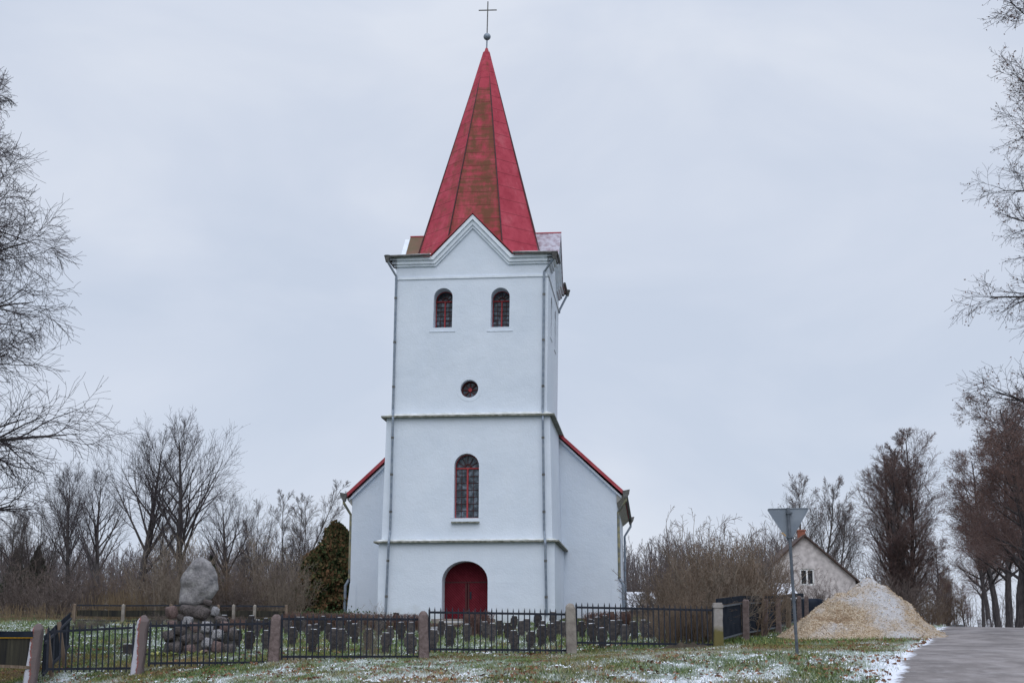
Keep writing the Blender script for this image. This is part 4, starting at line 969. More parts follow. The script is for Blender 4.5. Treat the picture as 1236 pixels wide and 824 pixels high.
# ------------------------------------------------------------------ give-way sign seen from behind
YS = 30.0; sb = gp(962, YS); tp = at(951, 612.5, YS)
sg_ = thing('road_sign', 'triangular give way sign seen from its grey back, on a leaning pole', 'road sign', sb)
ax = (tp - sb)
b = MB(); b.tube([ax.normalized() * -.3, ax], .034, 10); b.build('pole', M['signpole'], sg_)
L_, R_, D_ = at(926, 613.5, YS) - sb, at(977, 612.5, YS) - sb, at(953.5, 655, YS) - sb
def roundtri(a, b_, c, r):
    out = []
    for p, q, s in ((a, c, b_), (b_, a, c), (c, b_, a)):
        d1 = (q - p).normalized() * r; d2 = (s - p).normalized() * r
        for t in (0, .25, .5, .75, 1): out.append((p + d1) * (1 - t) ** 2 + p * 2 * t * (1 - t) + (p + d2) * t * t)
    return out
tri = roundtri(L_, R_, D_, .06); cy_ = Vector((0, .06, 0))
b = MB(); b.prism([p + cy_ for p in tri], (0, .012, 0)); pl_ = b.build('plate', M['signback'], sg_)
cen = (L_ + R_ + D_) / 3
b = MB(); b.prism([p + cy_ + Vector((0, .0145, 0)) for p in tri], (0, .002, 0)); b.build('red_face', M['signred'], pl_)
b = MB(); b.prism([cen + (p - cen) * .62 + cy_ + Vector((0, .0185, 0)) for p in tri], (0, .002, 0)); b.build('white_face', M['whitepaint'], pl_)
b = MB()
for i in range(len(tri)): b.beam(tri[i] + cy_ + Vector((0, -.008, 0)), tri[(i + 1) % len(tri)] + cy_ + Vector((0, -.008, 0)), .016, .012)
b.build('rim', M['signback'], pl_)
for py in (619, 648):
    q = at(952.5 if py < 630 else 954, py, YS) - sb; hw = .30 if py < 630 else .10
    b = MB(); b.box(q.x - hw * .0 - .06, q.x + .06, -.045, .058, q.z - .018, q.z + .018); b.build('clamp', M['signpole'], sg_)
q = at(946.5, 644.5, YS) - sb; b = MB(); b.prism([q + Vector(p) for p in ((-.045, .052, .035), (-.02, .052, .05), (.045, .052, -.02), (.03, .052, -.045))], (0, .004, 0)); b.build('sticker', M['sticker'], pl_)

# ------------------------------------------------------------------ heap of chips
hx0, hx1 = gp(936, 46), gp(1134, 46); hc = (hx0 + hx1) / 2; hp_ = gp(1053, 46.4); ztop = at(1053, 696.5, 46.4).z
nn = 110; gx = np.linspace(hx0.x - .3, hx1.x + .5, nn); gy = np.linspace(43.6, 49.6, nn); GX, GY = np.meshgrid(gx, gy)
# two merged cones: a main peak and a lower left shoulder
G0 = gz(GX, GY)
def cone(cx_, cy2, h, rl, rr2, ry): 
    dx = (GX - cx_); rx = np.where(dx < 0, rl, rr2); r = np.sqrt((dx / rx) ** 2 + ((GY - cy2) / ry) ** 2); return h * np.clip(1 - r, -.2, 1.0)
pkx = at(1050, 697, 46.6).x; H0 = ztop - hp_.z
h1 = cone(pkx, 46.6, H0 * 1.10, pkx - hx0.x - .18, hx1.x - pkx + .15, 2.9)
h2 = cone(at(1010, 700, 46.2).x, 46.2, H0 * .74, 1.75, 1.9, 2.3)
h3 = cone(at(985, 700, 45.5).x, 45.3, H0 * .44, 1.05, 2.2, 1.6)
h4 = cone(at(1085, 700, 45.8).x, 45.9, H0 * .60, 1.7, 1.4, 2.1)
HH = np.maximum(np.maximum(h1, h2), np.maximum(h3, h4)); HH = np.log(np.exp(9 * h1) + np.exp(9 * h2) + np.exp(9 * h3) + np.exp(9 * h4)) / 9 - .06
HH = np.minimum(HH, H0 * (1.0 - .05 * np.abs(GX - pkx)))
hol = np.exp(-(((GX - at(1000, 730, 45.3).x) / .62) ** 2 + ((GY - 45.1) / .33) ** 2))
HH = HH - .20 * hol + (.34 * (fbm(GX * 1.3, GY * 1.3, 55, 2) - .5) + .22 * (fbm(GX * 3.3, GY * 3.3, 58, 2) - .5) + .12 * (fbm(GX * 8, GY * 8, 56) - .5)) * np.clip(HH * 3, 0, 1)
HH = np.where(HH < -.1, -.1, HH)
snowh = .13 * (fbm(GX * 1.2, GY * 1.8, 61) - .5) * 4 - .02 + .18 * np.exp(-(((GX - at(1062, 720, 46).x) / .9) ** 2)) - .07 - .30 * hol
idx = np.arange(nn * nn).reshape(nn, nn); Fq = np.stack([idx[:-1, :-1], idx[:-1, 1:], idx[1:, 1:], idx[1:, :-1]], -1).reshape(-1, 4)
keep = (HH.ravel()[Fq] > -.09).any(1)
heap = np_mesh('chip_heap', np.stack([GX, GY, G0 + HH], -1).reshape(-1, 3), Fq[keep], M['heap'], smooth=True, attrs={'snow': snowh.ravel(), 'hollow': hol.ravel()})
tag(heap, 'tall tan heap of wood chips dusted with snow at the road edge', 'heap')
rng = np.random.RandomState(5); nc_ = 9000
ci = rng.randint(2, nn - 2, nc_); cj = rng.randint(2, nn - 2, nc_); ok = HH[cj, ci] > .02; ci, cj = ci[ok], cj[ok]; nc_ = len(ci)
cpx = GX[cj, ci] + rng.uniform(-.05, .05, nc_); cpy = GY[cj, ci] + rng.uniform(-.05, .05, nc_); cpz = G0[cj, ci] + HH[cj, ci] + .005
def scatter_quads(x, y, z, s, rng, flat=.5):
    n = len(x); a = rng.randn(n, 3); a[:, 2] *= flat; a /= np.linalg.norm(a, axis=1)[:, None]; b = rng.randn(n, 3); b[:, 2] *= flat; b -= (a * b).sum(1)[:, None] * a; b /= np.linalg.norm(b, axis=1)[:, None]
    P = np.stack([x, y, z], -1); s = np.asarray(s)[:, None]
    V = np.stack([P - a * s - b * s * .6, P + a * s - b * s * .5, P + a * s * .9 + b * s * .6, P - a * s * .8 + b * s * .6], 1).reshape(-1, 3); return V, np.arange(n * 4).reshape(-1, 4)
V, Fq = scatter_quads(cpx, cpy, cpz, rng.uniform(.010, .030, nc_), rng); cho = np_mesh('loose_chips', V, Fq, M['chip'], heap); cho['kind'] = 'stuff'

# ------------------------------------------------------------------ house beyond the heap
YH = 100.0; ha = at(970.5, 644.5, YH); he = at(1036, 701, YH); zg = ground(ha.x, YH) - .3
hs = thing('house', 'whitewashed brick house gable with brown tiled roof behind the heap', 'house', (ha.x, YH, zg), R(-4))
hwid = he.x - ha.x; hz1 = he.z - zg; hz2 = ha.z - zg
b = MB(); wx = hwid - .25; sl = (hz2 - hz1) / hwid; zz = hz1 + sl * .25 - .12
wh_ = at(966, 706, YH); wt_ = at(982.5, 686, YH); wx0, wx1, wz0, wz1 = wh_.x - ha.x, wt_.x - ha.x, wh_.z - zg, wt_.z - zg
bmh = MB(); fnh = lambda s, i, z: (s, i, z)
wall_face(bmh, [(-wx, 0), (wx, 0), (wx, zz), (0, hz2 - .12), (-wx, zz)], [[(wx0, wz0), (wx1, wz0), (wx1, wz1), (wx0, wz1)]], fnh, .16)
for sx_ in (-1, 1): bmh.add([(sx_ * wx, 0, 0), (sx_ * wx, 10, 0), (sx_ * wx, 10, zz), (sx_ * wx, 0, zz)], [(0, 1, 2, 3)])
bmh.add([(-wx, 10, 0), (wx, 10, 0), (wx, 10, zz), (0, 10, hz2 - .12), (-wx, 10, zz)], [(0, 1, 2, 3, 4)]); bmh.build('wall', M['housewall'], hs)
b = MB()
for sx_ in (-1, 1):
    q = [(0, -.3, hz2), (sx_ * hwid, -.3, hz1), (sx_ * hwid, 10.3, hz1), (0, 10.3, hz2)]; b.hexa([(p[0], p[1], p[2] - .14) for p in q] + q)
rfh = b.build('roof', M['housetile'], hs)
cz = at(973, 639.5, YH + 3).z - zg; b = MB(); b.box(-.08, .44, 2.6, 3.1, hz2 - 1, cz - .1); b.box(-.12, .48, 2.56, 3.14, cz - .098, cz); b.build('chimney', M['brick'], rfh)
b = MB(); b.box(wx0, wx1, .13, .15, wz0, wz1); wn = b.build('window', M['darkglass'], hs)
b = MB(); fw = .11
for (x0, x1, z0_, z1_) in ((wx0, wx0 + fw, wz0, wz1), (wx1 - fw, wx1, wz0, wz1), ((wx0 + wx1) / 2 - .06, (wx0 + wx1) / 2 + .06, wz0, wz1), (wx0 + fw + .002, wx1 - fw - .002, wz0 + .0, wz0 + fw), (wx0 + fw + .002, wx1 - fw - .002, wz1 - fw, wz1)): b.box(x0, x1, .06, .128, z0_, z1_)
b.build('frame', M['whitepaint'], wn)
# snow covered shed and a dark covered heap in front of the house
def shed(px0, px1, ytop, yeave, ybot, Y, label, dep=4.0):
    a, c = at(px0, yeave, Y), at(px1, yeave, Y); g0 = ground((a.x + c.x) / 2, Y) - .2; t = thing('shed', label, 'shed', ((a.x + c.x) / 2, Y, g0)); hw = (c.x - a.x) / 2; ze = a.z - g0; zt = at(px0, ytop, Y + dep).z - g0
    b = MB(); b.hexa([(-hw + .2, .2, 0), (hw - .2, .2, 0), (hw - .2, dep - .2, 0), (-hw + .2, dep - .2, 0), (-hw + .2, .2, ze - .1), (hw - .2, .2, ze - .1), (hw - .2, dep - .2, zt - .15), (-hw + .2, dep - .2, zt - .15)]); b.build('wall', M['wood'], t)
    b = MB(); b.hexa([(-hw, 0, ze - .06), (hw, 0, ze - .06), (hw, dep, zt - .06), (-hw, dep, zt - .06), (-hw, 0, ze), (hw, 0, ze), (hw, dep, zt), (-hw, dep, zt)]); rr = b.build('roof', M['zincdark'], t)
    b = MB(); b.hexa([(-hw + .05, .05, ze + .003), (hw - .05, .05, ze + .003), (hw - .05, dep - .05, zt + .003), (-hw + .05, dep - .05, zt + .003), (-hw + .08, .08, ze + .12), (hw - .08, .08, ze + .12), (hw - .08, dep - .08, zt + .12), (-hw + .08, dep - .08, zt + .12)]); b.build('snow_layer', M['snow'], rr)
    b = MB(); b.box(-.5, .4, .16, .198, 0, min(1.9, ze - .2)); b.build('door', M['shrubdark'], t); return t
shed(936, 972, 706, 727, 748, 84, 'low shed with a snow covered roof in front of the house')
shed(758, 808, 716, 736, 748, 96, 'low snow roofed shed right of the church behind the thicket')
o = rock('covered_heap', 8, 'blacksheet', None, 3, .15); p = gp(979, 82); o.location = p + Vector((0, 0, .6)); o.scale = (1.1, .9, 1.1); tag(o, 'rounded dark covered heap beside the snowy shed', 'heap')

# ------------------------------------------------------------------ trees
def tubes(groups):
    """list of (pts (N,n,3), rad (N,n), k) -> one vertex/face array"""
    VV = []; FF = []; base = 0
    for P, Rr, k in groups:
        Nn, n, _ = P.shape
        T = np.empty_like(P); T[:, 1:-1] = P[:, 2:] - P[:, :-2]; T[:, 0] = P[:, 1] - P[:, 0]; T[:, -1] = P[:, -1] - P[:, -2]
        T /= np.linalg.norm(T, axis=2, keepdims=True) + 1e-9
        ref = np.array([.37, .55, .2]); A = np.cross(T, ref); A /= np.linalg.norm(A, axis=2, keepdims=True) + 1e-9; B = np.cross(T, A)
        an = 2 * np.pi * np.arange(k) / k
        ring = P[:, :, None, :] + (A[:, :, None, :] * np.cos(an)[:, None] + B[:, :, None, :] * np.sin(an)[:, None]) * Rr[:, :, None, None]
        VV.append(ring.reshape(-1, 3)); ii = np.arange(Nn * n * k).reshape(Nn, n, k) + base
        a = ii[:, :-1, :]; b = np.roll(ii, -1, 2)[:, :-1, :]; c = np.roll(ii, -1, 2)[:, 1:, :]; d = ii[:, 1:, :]
        FF.append(np.stack([a, b, c, d], -1).reshape(-1, 4)); base += Nn * n * k
    return np.concatenate(VV), np.concatenate(FF)
def grow(rng, P0s, D0s, L0s, R0s, spec):
    """vectorised branching: spec is a list of dicts per level. returns list of (pts, rad) per level"""
    levels = []; P, D, L, Rd = (np.asarray(q, float) for q in (P0s, D0s, L0s, R0s))
    for li, sp in enumerate(spec):
        n = sp['n']; Nn = len(P); pts = np.empty((Nn, n + 1, 3)); pts[:, 0] = P; d = D / np.linalg.norm(D, axis=1, keepdims=True); dirs = np.empty((Nn, n, 3))
        for i in range(n):
            d = d + rng.normal(0, sp.get('wander', .12), (Nn, 3)); d[:, 2] += sp.get('trop', .05) * (1 if not sp.get('late') else (i / n) * 2)
            d /= np.linalg.norm(d, axis=1, keepdims=True); dirs[:, i] = d; pts[:, i + 1] = pts[:, i] + d * (L / n)[:, None]
        t = np.linspace(0, 1, n + 1); rad = np.maximum(Rd[:, None] * (1 - sp.get('taper', .75) * t), sp.get('rmin', .006))
        levels.append((pts, rad))
        if li + 1 == len(spec): break
        nx = spec[li + 1]; c = nx['count']; reps = np.repeat(np.arange(Nn), c)
        tt = nx.get('t0', .25) + (nx.get('t1', 1.0) - nx.get('t0', .25)) * (np.tile(np.arange(c), Nn) + rng.rand(Nn * c)) / c
        fi = tt * n; i0 = np.minimum(fi.astype(int), n - 1); fr = (fi - i0)[:, None]
        Pn = pts[reps, i0] * (1 - fr) + pts[reps, i0 + 1] * fr; dd = dirs[reps, i0]
        az_ = np.tile(np.arange(c), Nn) * 2.399 + rng.rand(Nn)[reps] * 6.28 + rng.normal(0, .4, Nn * c)
        ref = np.where(np.abs(dd[:, 2:3]) > .9, np.array([[1., 0, 0]]), np.array([[0, 0, 1.]])); A = np.cross(dd, ref); A /= np.linalg.norm(A, axis=1, keepdims=True); B = np.cross(dd, A)
        ang = rng.uniform(nx['a0'], nx['a1'], Nn * c)
        Dn = dd * np.cos(ang)[:, None] + (A * np.cos(az_)[:, None] + B * np.sin(az_)[:, None]) * np.sin(ang)[:, None]
        shp = nx.get('shape', lambda t: 1 - .55 * t)
        Ln = L[reps] * nx['ratio'] * shp(tt) * rng.uniform(.7, 1.2, Nn * c); Rn = np.minimum(Rd[reps] * (1 - sp.get('taper', .75) * tt) * nx.get('rr', .6), nx.get('rmax', 9))
        P, D, L, Rd = Pn, Dn, Ln, Rn
    return levels
def tree_meshes(name, levels, ntrunk, bark, twig, ks=(8, 5, 4, 3, 3, 3), leaves=0, rng=None, leafsize=.05, leaf_mat=None):
    tm = tubes([(p, r, ks[i]) for i, (p, r) in enumerate(levels[:ntrunk])]); cm = tubes([(p, r, ks[min(i + ntrunk, 5)]) for i, (p, r) in enumerate(levels[ntrunk:])])
    root = bpy.data.objects.new(name, None); link(root)
    np_mesh('trunk', tm[0], tm[1], M[bark], root, smooth=True); c = np_mesh('crown', cm[0], cm[1], M[twig], root)
    if leaves:
        P = levels[-1][0]; ii = rng.randint(0, len(P), leaves); jj = rng.randint(0, P.shape[1], leaves); q = P[ii, jj] + rng.normal(0, .04, (leaves, 3))
        V, Fq = scatter_quads(q[:, 0], q[:, 1], q[:, 2], rng.uniform(.5, 1.2, leaves) * leafsize, rng, 1.0); lo = np_mesh('withered_leaves', V, Fq, M[leaf_mat or 'dryleaf'], c); lo['kind'] = 'stuff'
    return root
def spread_tree(seed, H=12.0, r2=.46, r3=.50, r4=.65, c2=9, c3=7, nar=1.0, w=1.0, late=0.0, fork=.22, stems=1, dense=1.0, fine=4, droop=0.0, up=.07, bark='bark', twig='twig', name='bare_tree', limbs=13, t0=.22, ratio=.52, leaves=0, r0=.26, a0=.35, a1=.95, lshape=None, rmin=.007, leafsize=.05):
    rng = np.random.RandomState(seed); flat = lambda t: 1.05 - .35 * t
    if stems == 1: Ps, Ds, Ls, Rs = [[0, 0, -.3]], [[rng.normal(0, .04), rng.normal(0, .04), 1]], [H], [r0]
    else:
        an = np.arange(stems) * 6.283 / stems + rng.rand(); Ps = np.stack([.22 * np.cos(an), .22 * np.sin(an), 0 * an - .3], -1); Ds = np.stack([fork * np.cos(an), fork * np.sin(an), 1 + 0 * an], -1); Ls = H * rng.uniform(.82, 1.0, stems); Rs = r0 * rng.uniform(.6, .8, stems)
    sp = [dict(n=10, wander=.045, trop=.05, taper=.88, rmin=.02),
          dict(n=7, wander=.09 * w, trop=up - late, late=late > 0, taper=.85, count=limbs, a0=a0, a1=a1, ratio=ratio, t0=t0, rr=.55, rmin=.012, shape=lshape or (lambda t: 1.15 - .85 * t)),
          dict(n=5, wander=.12 * w, trop=up * .7 - droop * .5, taper=.8, count=int(c2 * dense), a0=.35 * nar, a1=.95 * nar, ratio=r2, t0=.20, rr=.55, shape=flat, rmax=.06, rmin=rmin),
          dict(n=4, wander=.13 * w, trop=up * .4 - droop, taper=.7, count=int(c3 * dense), a0=.35 * nar, a1=1.0 * nar, ratio=r3, t0=.20, rr=.6, shape=flat, rmax=.02, rmin=rmin),
          dict(n=3, wander=.15 * w, trop=-droop, taper=.5, count=fine, a0=.35 * nar, a1=1.1 * nar, ratio=r4, t0=.2, rr=.7, shape=flat, rmax=.011, rmin=rmin * .85)]
    lv = grow(rng, Ps, Ds, Ls, Rs, sp); return tree_meshes(name, lv, 2, bark, twig, leaves=leaves, rng=rng, leafsize=leafsize)
def top_of(proto):
    m_ = 0.0
    for c in proto.children_recursive:
        if c.type == 'MESH':
            q = np.empty(len(c.data.vertices) * 3, np.float32); c.data.vertices.foreach_get('co', q); m_ = max(m_, float(np.percentile(q[2::3], 99.7)))
    return m_
TOPS = {}
def top(proto):
    if proto.name not in TOPS: TOPS[proto.name] = top_of(proto)
    return TOPS[proto.name]
def put(proto, first, loc, s, rz, label, cat, group, sx=1.0):
    o = proto if first else copy_tree(proto); o.location = loc; o.scale = (s * sx, s * sx, s); o.rotation_euler = (0, 0, rz); return tag(o, label, cat, group)
# big tree at the left edge (trunk outside the frame), fine hanging twigs
lt = spread_tree(11, H=16.0, c2=10, c3=7, r2=.52, r3=.60, r4=.8, nar=.9, w=.9, fine=5, droop=.08, up=.05, late=.09, bark='bark', twig='twig', limbs=54, t0=.15, ratio=.25, r0=.30, a0=.7, a1=1.25, lshape=lambda t: (1 - .97 * t ** 3) ** .6 * (1 - .10 * t), rmin=.0055)
p = gp(-152, 37); p.x = at(-152, 700, 37).x; p.z = ground(p.x, 37)
put(lt, True, p, 1.0, .4, 'large bare tree at the left edge with fine hanging twigs', 'tree', 'bare trees')
# tree over the road at the right edge
rt_ = spread_tree(23, H=25.5, c2=10, c3=7, r2=.42, r3=.60, r4=.7, nar=.95, w=1.0, fine=4, droop=.04, up=.06, late=.06, limbs=32, t0=.20, ratio=.185, r0=.36, a0=.7, a1=1.2, leaves=7000, leafsize=.032, lshape=lambda t: 1.1 - .5 * t, rmin=.006)
p = gp(1410, 45); put(rt_, True, p, .86, .2, 'large bare tree overhanging the right edge above the road, with some withered leaves', 'tree', 'bare trees', 1.14)
# background trees on the left
bgp = [spread_tree(31, H=12, stems=1, c2=8, c3=5, r2=.56, r3=.58, r4=.7, nar=.72, w=.5, fine=3, up=.055, limbs=20, t0=.24, ratio=.60, a0=.42, a1=.95, r0=.32, bark='bark', twig='twig', rmin=.0068, lshape=lambda t: 1.12 - .88 * t),
       spread_tree(37, H=12, stems=2, c2=8, c3=5, r2=.56, r3=.58, r4=.7, nar=.72, w=.5, fine=3, up=.055, limbs=15, t0=.26, ratio=.48, a0=.35, a1=.8, r0=.27, bark='bark', twig='twig', rmin=.0068, lshape=lambda t: 1.1 - .8 * t),
       spread_tree(41, H=12, stems=2, c2=6, c3=5, r2=.58, r3=.6, r4=.7, nar=.62, w=.55, fine=4, up=.05, limbs=18, t0=.20, ratio=.28, a0=.35, a1=.75, r0=.14, bark='barkgrey', twig='twiggrey', name='slender_tree', rmin=.006),
       spread_tree(43, H=12, stems=5, c2=6, c3=5, r2=.58, r3=.6, r4=.7, nar=.62, w=.55, fine=4, up=.05, limbs=12, t0=.2, ratio=.32, a0=.3, a1=.7, r0=.15, bark='barkgrey', twig='twiggrey', rmin=.006)]
def treetop(px, ytop, Y): p = gp(px, Y); return p, (at(px, ytop, Y).z - p.z)
first = [True] * 4
for (px, ytop, Y, k, rz, sx_, lb) in (
        (214, 497, 74, 0, .3, .95, 'broad dark bare tree with several stems, tallest of the left background'),
        (163, 505, 77, 0, 2.3, .9, 'dark bare tree just left of the broad tallest one'),
        (112, 556, 86, 0, 4.1, .9, 'bare tree with dark forked stems left of the two tall ones'),
        (78, 560, 92, 1, .9, .9, 'bare tree behind the hanging twigs of the big left tree'),
        (275, 585, 84, 0, 5.3, .95, 'bare tree leaning right of the broad tallest tree'),
        (345, 584, 88, 2, 2.2, 1.2, 'slender grey twin stemmed tree left of the thuja'),
        (362, 592, 92, 2, 4.4, 1.1, 'slender grey tree directly above the thuja'),
        (300, 605, 92, 3, .2, .9, 'multi stemmed grey tree between the broad tree and slender twins'),
        (40, 590, 98, 3, 1.2, .95, 'multi stemmed grey tree near the small spruce'),
        (190, 590, 99, 2, 1.7, 1.0, 'thin grey tree seen between the two tallest dark trees'),
        (8, 600, 96, 3, 3.3, .9, 'multi stemmed grey tree at the left picture edge')):
    p, h = treetop(px, ytop, Y); put(bgp[k], first[k], p, h / top(bgp[k]), rz, lb, 'tree', 'bare trees', sx_); first[k] = False
# right hand side: dense tree, avenue, thin trees
avp = [spread_tree(51, H=18, stems=5, fork=.13, c2=9, c3=6, r2=.55, r3=.6, r4=.7, nar=.75, w=.7, fine=5, up=.07, limbs=26, t0=.07, ratio=.235, a0=.4, a1=.95, r0=.42, bark='bark', twig='twigred', leaves=16000, leafsize=.036, name='avenue_tree', rmin=.008, lshape=lambda t: (1 - .95 * t ** 3) ** .6),
       spread_tree(53, H=18, stems=1, c2=9, c3=7, r2=.58, r3=.6, r4=.7, nar=.9, w=.8, fine=4, up=.05, droop=.04, limbs=34, t0=.26, ratio=.25, a0=.6, a1=1.15, r0=.36, bark='bark', twig='twigred', leaves=15000, leafsize=.038, name='avenue_tree', rmin=.008, lshape=lambda t: 1.1 - .55 * t),
       spread_tree(57, H=14, stems=1, c2=7, c3=5, r2=.58, r3=.6, r4=.7, nar=.62, w=.55, fine=4, up=.05, limbs=20, t0=.25, ratio=.36, a0=.35, a1=.7, r0=.2, bark='barkgrey', twig='twiggrey', name='slender_tree', rmin=.008, leaves=900, leafsize=.05)]
fa = [True] * 3
p, h = treetop(1093, 520, 125); put(avp[0], True, p, h / top(avp[0]), 0, 'dense dark multi stemmed tree with reddish leaves behind the heap', 'tree', 'avenue trees', 1.08); fa[0] = False
p, h = treetop(1134, 650, 140); put(avp[1], True, p, h / top(avp[1]), 2.6, 'lower reddish tree right of the dense dark tree, by the road gap', 'tree', 'avenue trees', .95); fa[1] = False
rl_ = ['nearest avenue tree right of the road, dark leaning trunk', 'second dark avenue tree right of the road', 'third dark avenue tree right of the road', 'fourth dark avenue tree right of the road', 'fifth avenue tree right of the road with hanging reddish crown', 'sixth avenue tree right of the road', 'farthest avenue tree right of the road beside the gap']
for i, (px, Y, ytop) in enumerate(((1264, 98, 470), (1243, 106, 495), (1230, 114, 505), (1219, 124, 515), (1208, 138, 535), (1198, 158, 575), (1189, 185, 620))):
    p, h = treetop(px, ytop, Y); o = put(avp[1], False, p, h / top(avp[1]), i * 1.3, rl_[i], 'tree', 'avenue trees', 1.05 if i < 5 else .9); o.rotation_euler = (0, R(-5), i * 1.3) 
for px, Y, ytop, k, lb in ((964, 135, 566, 2, 'thin bare tree directly above the house chimney'), (990, 138, 572, 2, 'thin bare tree behind the right roof slope of the house'), (1008, 132, 605, 2, 'low thin bare tree at the right eave of the house'), (1146, 180, 690, 0, 'small distant avenue tree left of the road gap'), (1166, 200, 705, 1, 'small far tree in the middle of the road gap')):
    p, h = treetop(px, ytop, Y); put(avp[k], fa[k], p, h / top(avp[k]), px * .7, lb, 'tree', 'slender trees' if k == 2 else 'avenue trees'); fa[k] = False

# ------------------------------------------------------------------ shrubs and thickets
def shrub(seed, H=3.0, stems=42, rad=.6, lean=.35, mt='shrub', twig=5, fine=4, rmin=.005, name='bare_shrub', up=.05):
    rng = np.random.RandomState(seed); a = rng.rand(stems) * 6.283; r = rad * np.sqrt(rng.rand(stems)); Ps = np.stack([r * np.cos(a), r * np.sin(a), -.1 + 0 * a], -1)
    Ds = np.stack([lean * np.cos(a) * r / rad + rng.normal(0, .12, stems), lean * np.sin(a) * r / rad + rng.normal(0, .12, stems), 1 + 0 * a], -1); Ls = H * (.45 + .6 * rng.rand(stems) ** 1.3); Rs = rng.uniform(.010, .022, stems) * max(1, H / 3)
    sp = [dict(n=8, wander=.10, trop=up * .6, taper=.8, rmin=rmin), dict(n=5, wander=.14, trop=.03, taper=.7, count=twig, a0=.35, a1=1.0, ratio=.40, t0=.15, rr=.55, rmin=rmin * .85), dict(n=4, wander=.18, trop=.0, taper=.5, count=fine + 1, a0=.4, a1=1.1, ratio=.52, t0=.15, rr=.65, rmin=rmin * .7)]
    lv = grow(rng, Ps, Ds, Ls, Rs, sp); root = bpy.data.objects.new(name, None); link(root)
    s_ = tubes([(lv[0][0], lv[0][1], 4)]); np_mesh('stems', s_[0], s_[1], M[mt], root); t_ = tubes([(p, r, 3) for p, r in lv[1:]]); np_mesh('twigs', t_[0], t_[1], M[mt], root)
    return root
SH = {'a': shrub(3, 3.0, 46, .7, .35, 'shrub', 6, 5, .006), 'b': shrub(4, 3.0, 46, .8, .45, 'shrubpale', 6, 5, .006), 'c': shrub(5, 3.0, 50, .9, .5, 'shrubdark', 7, 6, .008), 'd': shrub(6, 3.0, 60, .6, .25, 'shrub', 6, 4, .006)}
fs_ = dict.fromkeys(SH, True)
def putsh(k, px, ytop, Y, sx, rz, lb, grp): p, h = treetop(px, ytop, Y); put(SH[k], fs_[k], p, h / top(SH[k]), rz, lb, 'shrub', grp, sx); fs_[k] = False
for (k, px, yt, Y, sx, lb) in (
        ('d', 806, 722, 42.6, 1.3, 'low brown shrub right behind the iron fence, leftmost of the thicket'), ('d', 828, 712, 42.8, 1.3, 'low brown shrub behind the iron fence pickets near the corner post'), ('d', 850, 706, 43.2, 1.3, 'brown shrub behind the iron fence beside the corner post'),
        ('a', 820, 665, 46, 1.15, 'brown shrub on the left side of the thicket'), ('a', 845, 640, 48, 1.1, 'tall brown shrub in the left middle of the thicket'), ('b', 862, 655, 46, 1.1, 'pale brown shrub above the corner post'),
        ('a', 880, 632, 50, 1.0, 'tall dense brown shrub in the middle of the thicket'), ('d', 897, 650, 48, 1.3, 'upright brown shrub above the dark sheet fence'), ('a', 915, 640, 53, 1.0, 'tall brown shrub right of the thicket middle'),
        ('b', 922, 668, 54, .9, 'pale brown shrub just left of the sign'),  ('a', 838, 618, 56, .8, 'tallest thin shrub rising from the thicket left half'),
        ('c', 800, 668, 62, 1.0, 'dark shrub between church and thicket'), ('c', 872, 625, 60, .85, 'dark tall shrub at the back of the thicket'), ('c', 780, 690, 74, 1.1, 'dark shrub right behind the church corner'), ('c', 905, 640, 66, .9, 'dark shrub at the back right of the thicket'), ('b', 795, 715, 50, 1.2, 'pale thin shrub by the right end of the graves')):
    putsh(k, px, yt, Y, sx, px * .37, lb, 'brown shrubs of the thicket')
for (k, px, yt, Y, sx, lb) in (
        ('b', 198, 640, 64, .95, 'big pale brown shrub left of the boulder'), ('a', 178, 660, 66, 1.0, 'brown shrub left of the big pale one'), ('b', 222, 650, 66, .9, 'pale brown shrub directly behind the boulder'), ('a', 265, 655, 67, 1.0, 'brown shrub right of the boulder'),
        ('b', 330, 640, 68, .8, 'tall pale upright shrub left of the thuja'), ('b', 348, 668, 66, .9, 'lower pale shrub beside the thuja'), ('a', 300, 668, 70, 1.0, 'brown shrub between boulder and thuja'), ('c', 285, 690, 66, 1.2, 'low dark shrub above the hedge left end'),
        ('c', 20, 690, 74, 1.3, 'low dark shrub at the left picture edge'), ('c', 60, 695, 70, 1.2, 'low dark shrub above the leaning post'), ('c', 105, 690, 72, 1.2, 'low dark shrub behind the dead reeds'), ('a', 140, 680, 72, 1.1, 'brown shrub right of the dead reeds'), ('c', 240, 680, 78, 1.2, 'dark undergrowth shrub behind the boulder top'), ('c', 160, 672, 84, 1.2, 'dark undergrowth shrub under the tall bare trees'), ('c', 80, 672, 88, 1.3, 'dark undergrowth shrub farther back at left'), ('c', 10, 668, 90, 1.3, 'dark undergrowth shrub farther back at the left edge'), ('c', 320, 672, 90, 1.2, 'dark undergrowth shrub far behind the pale shrub')):
    putsh(k, px, yt, Y, sx, px * .41, lb, 'bare shrubs behind the graveyard')
for (k, px, yt, Y, sx, lb) in (('c', 1110, 690, 112, 1.0, 'dark shrub at the foot of the dense tree'), ('a', 1140, 690, 118, .9, 'brown shrub at the left road side beyond the crest'), ('c', 1082, 690, 108, 1.0, 'dark shrub behind the heap top'), ('a', 1125, 705, 104, .9, 'brown shrub right of the heap slope'), ('c', 1020, 672, 112, .9, 'dark shrub behind the right house eave'), ('c', 1040, 680, 116, 1.0, 'dark shrub between house and dense tree')):
    putsh(k, px, yt, Y, sx, px * .3, lb, 'shrubs beyond the heap')
putsh('b', 446, 726, 39.0, .5, .4, 'thin bare sapling behind the iron fence, left of the brown granite post', 'bare shrubs behind the graveyard')
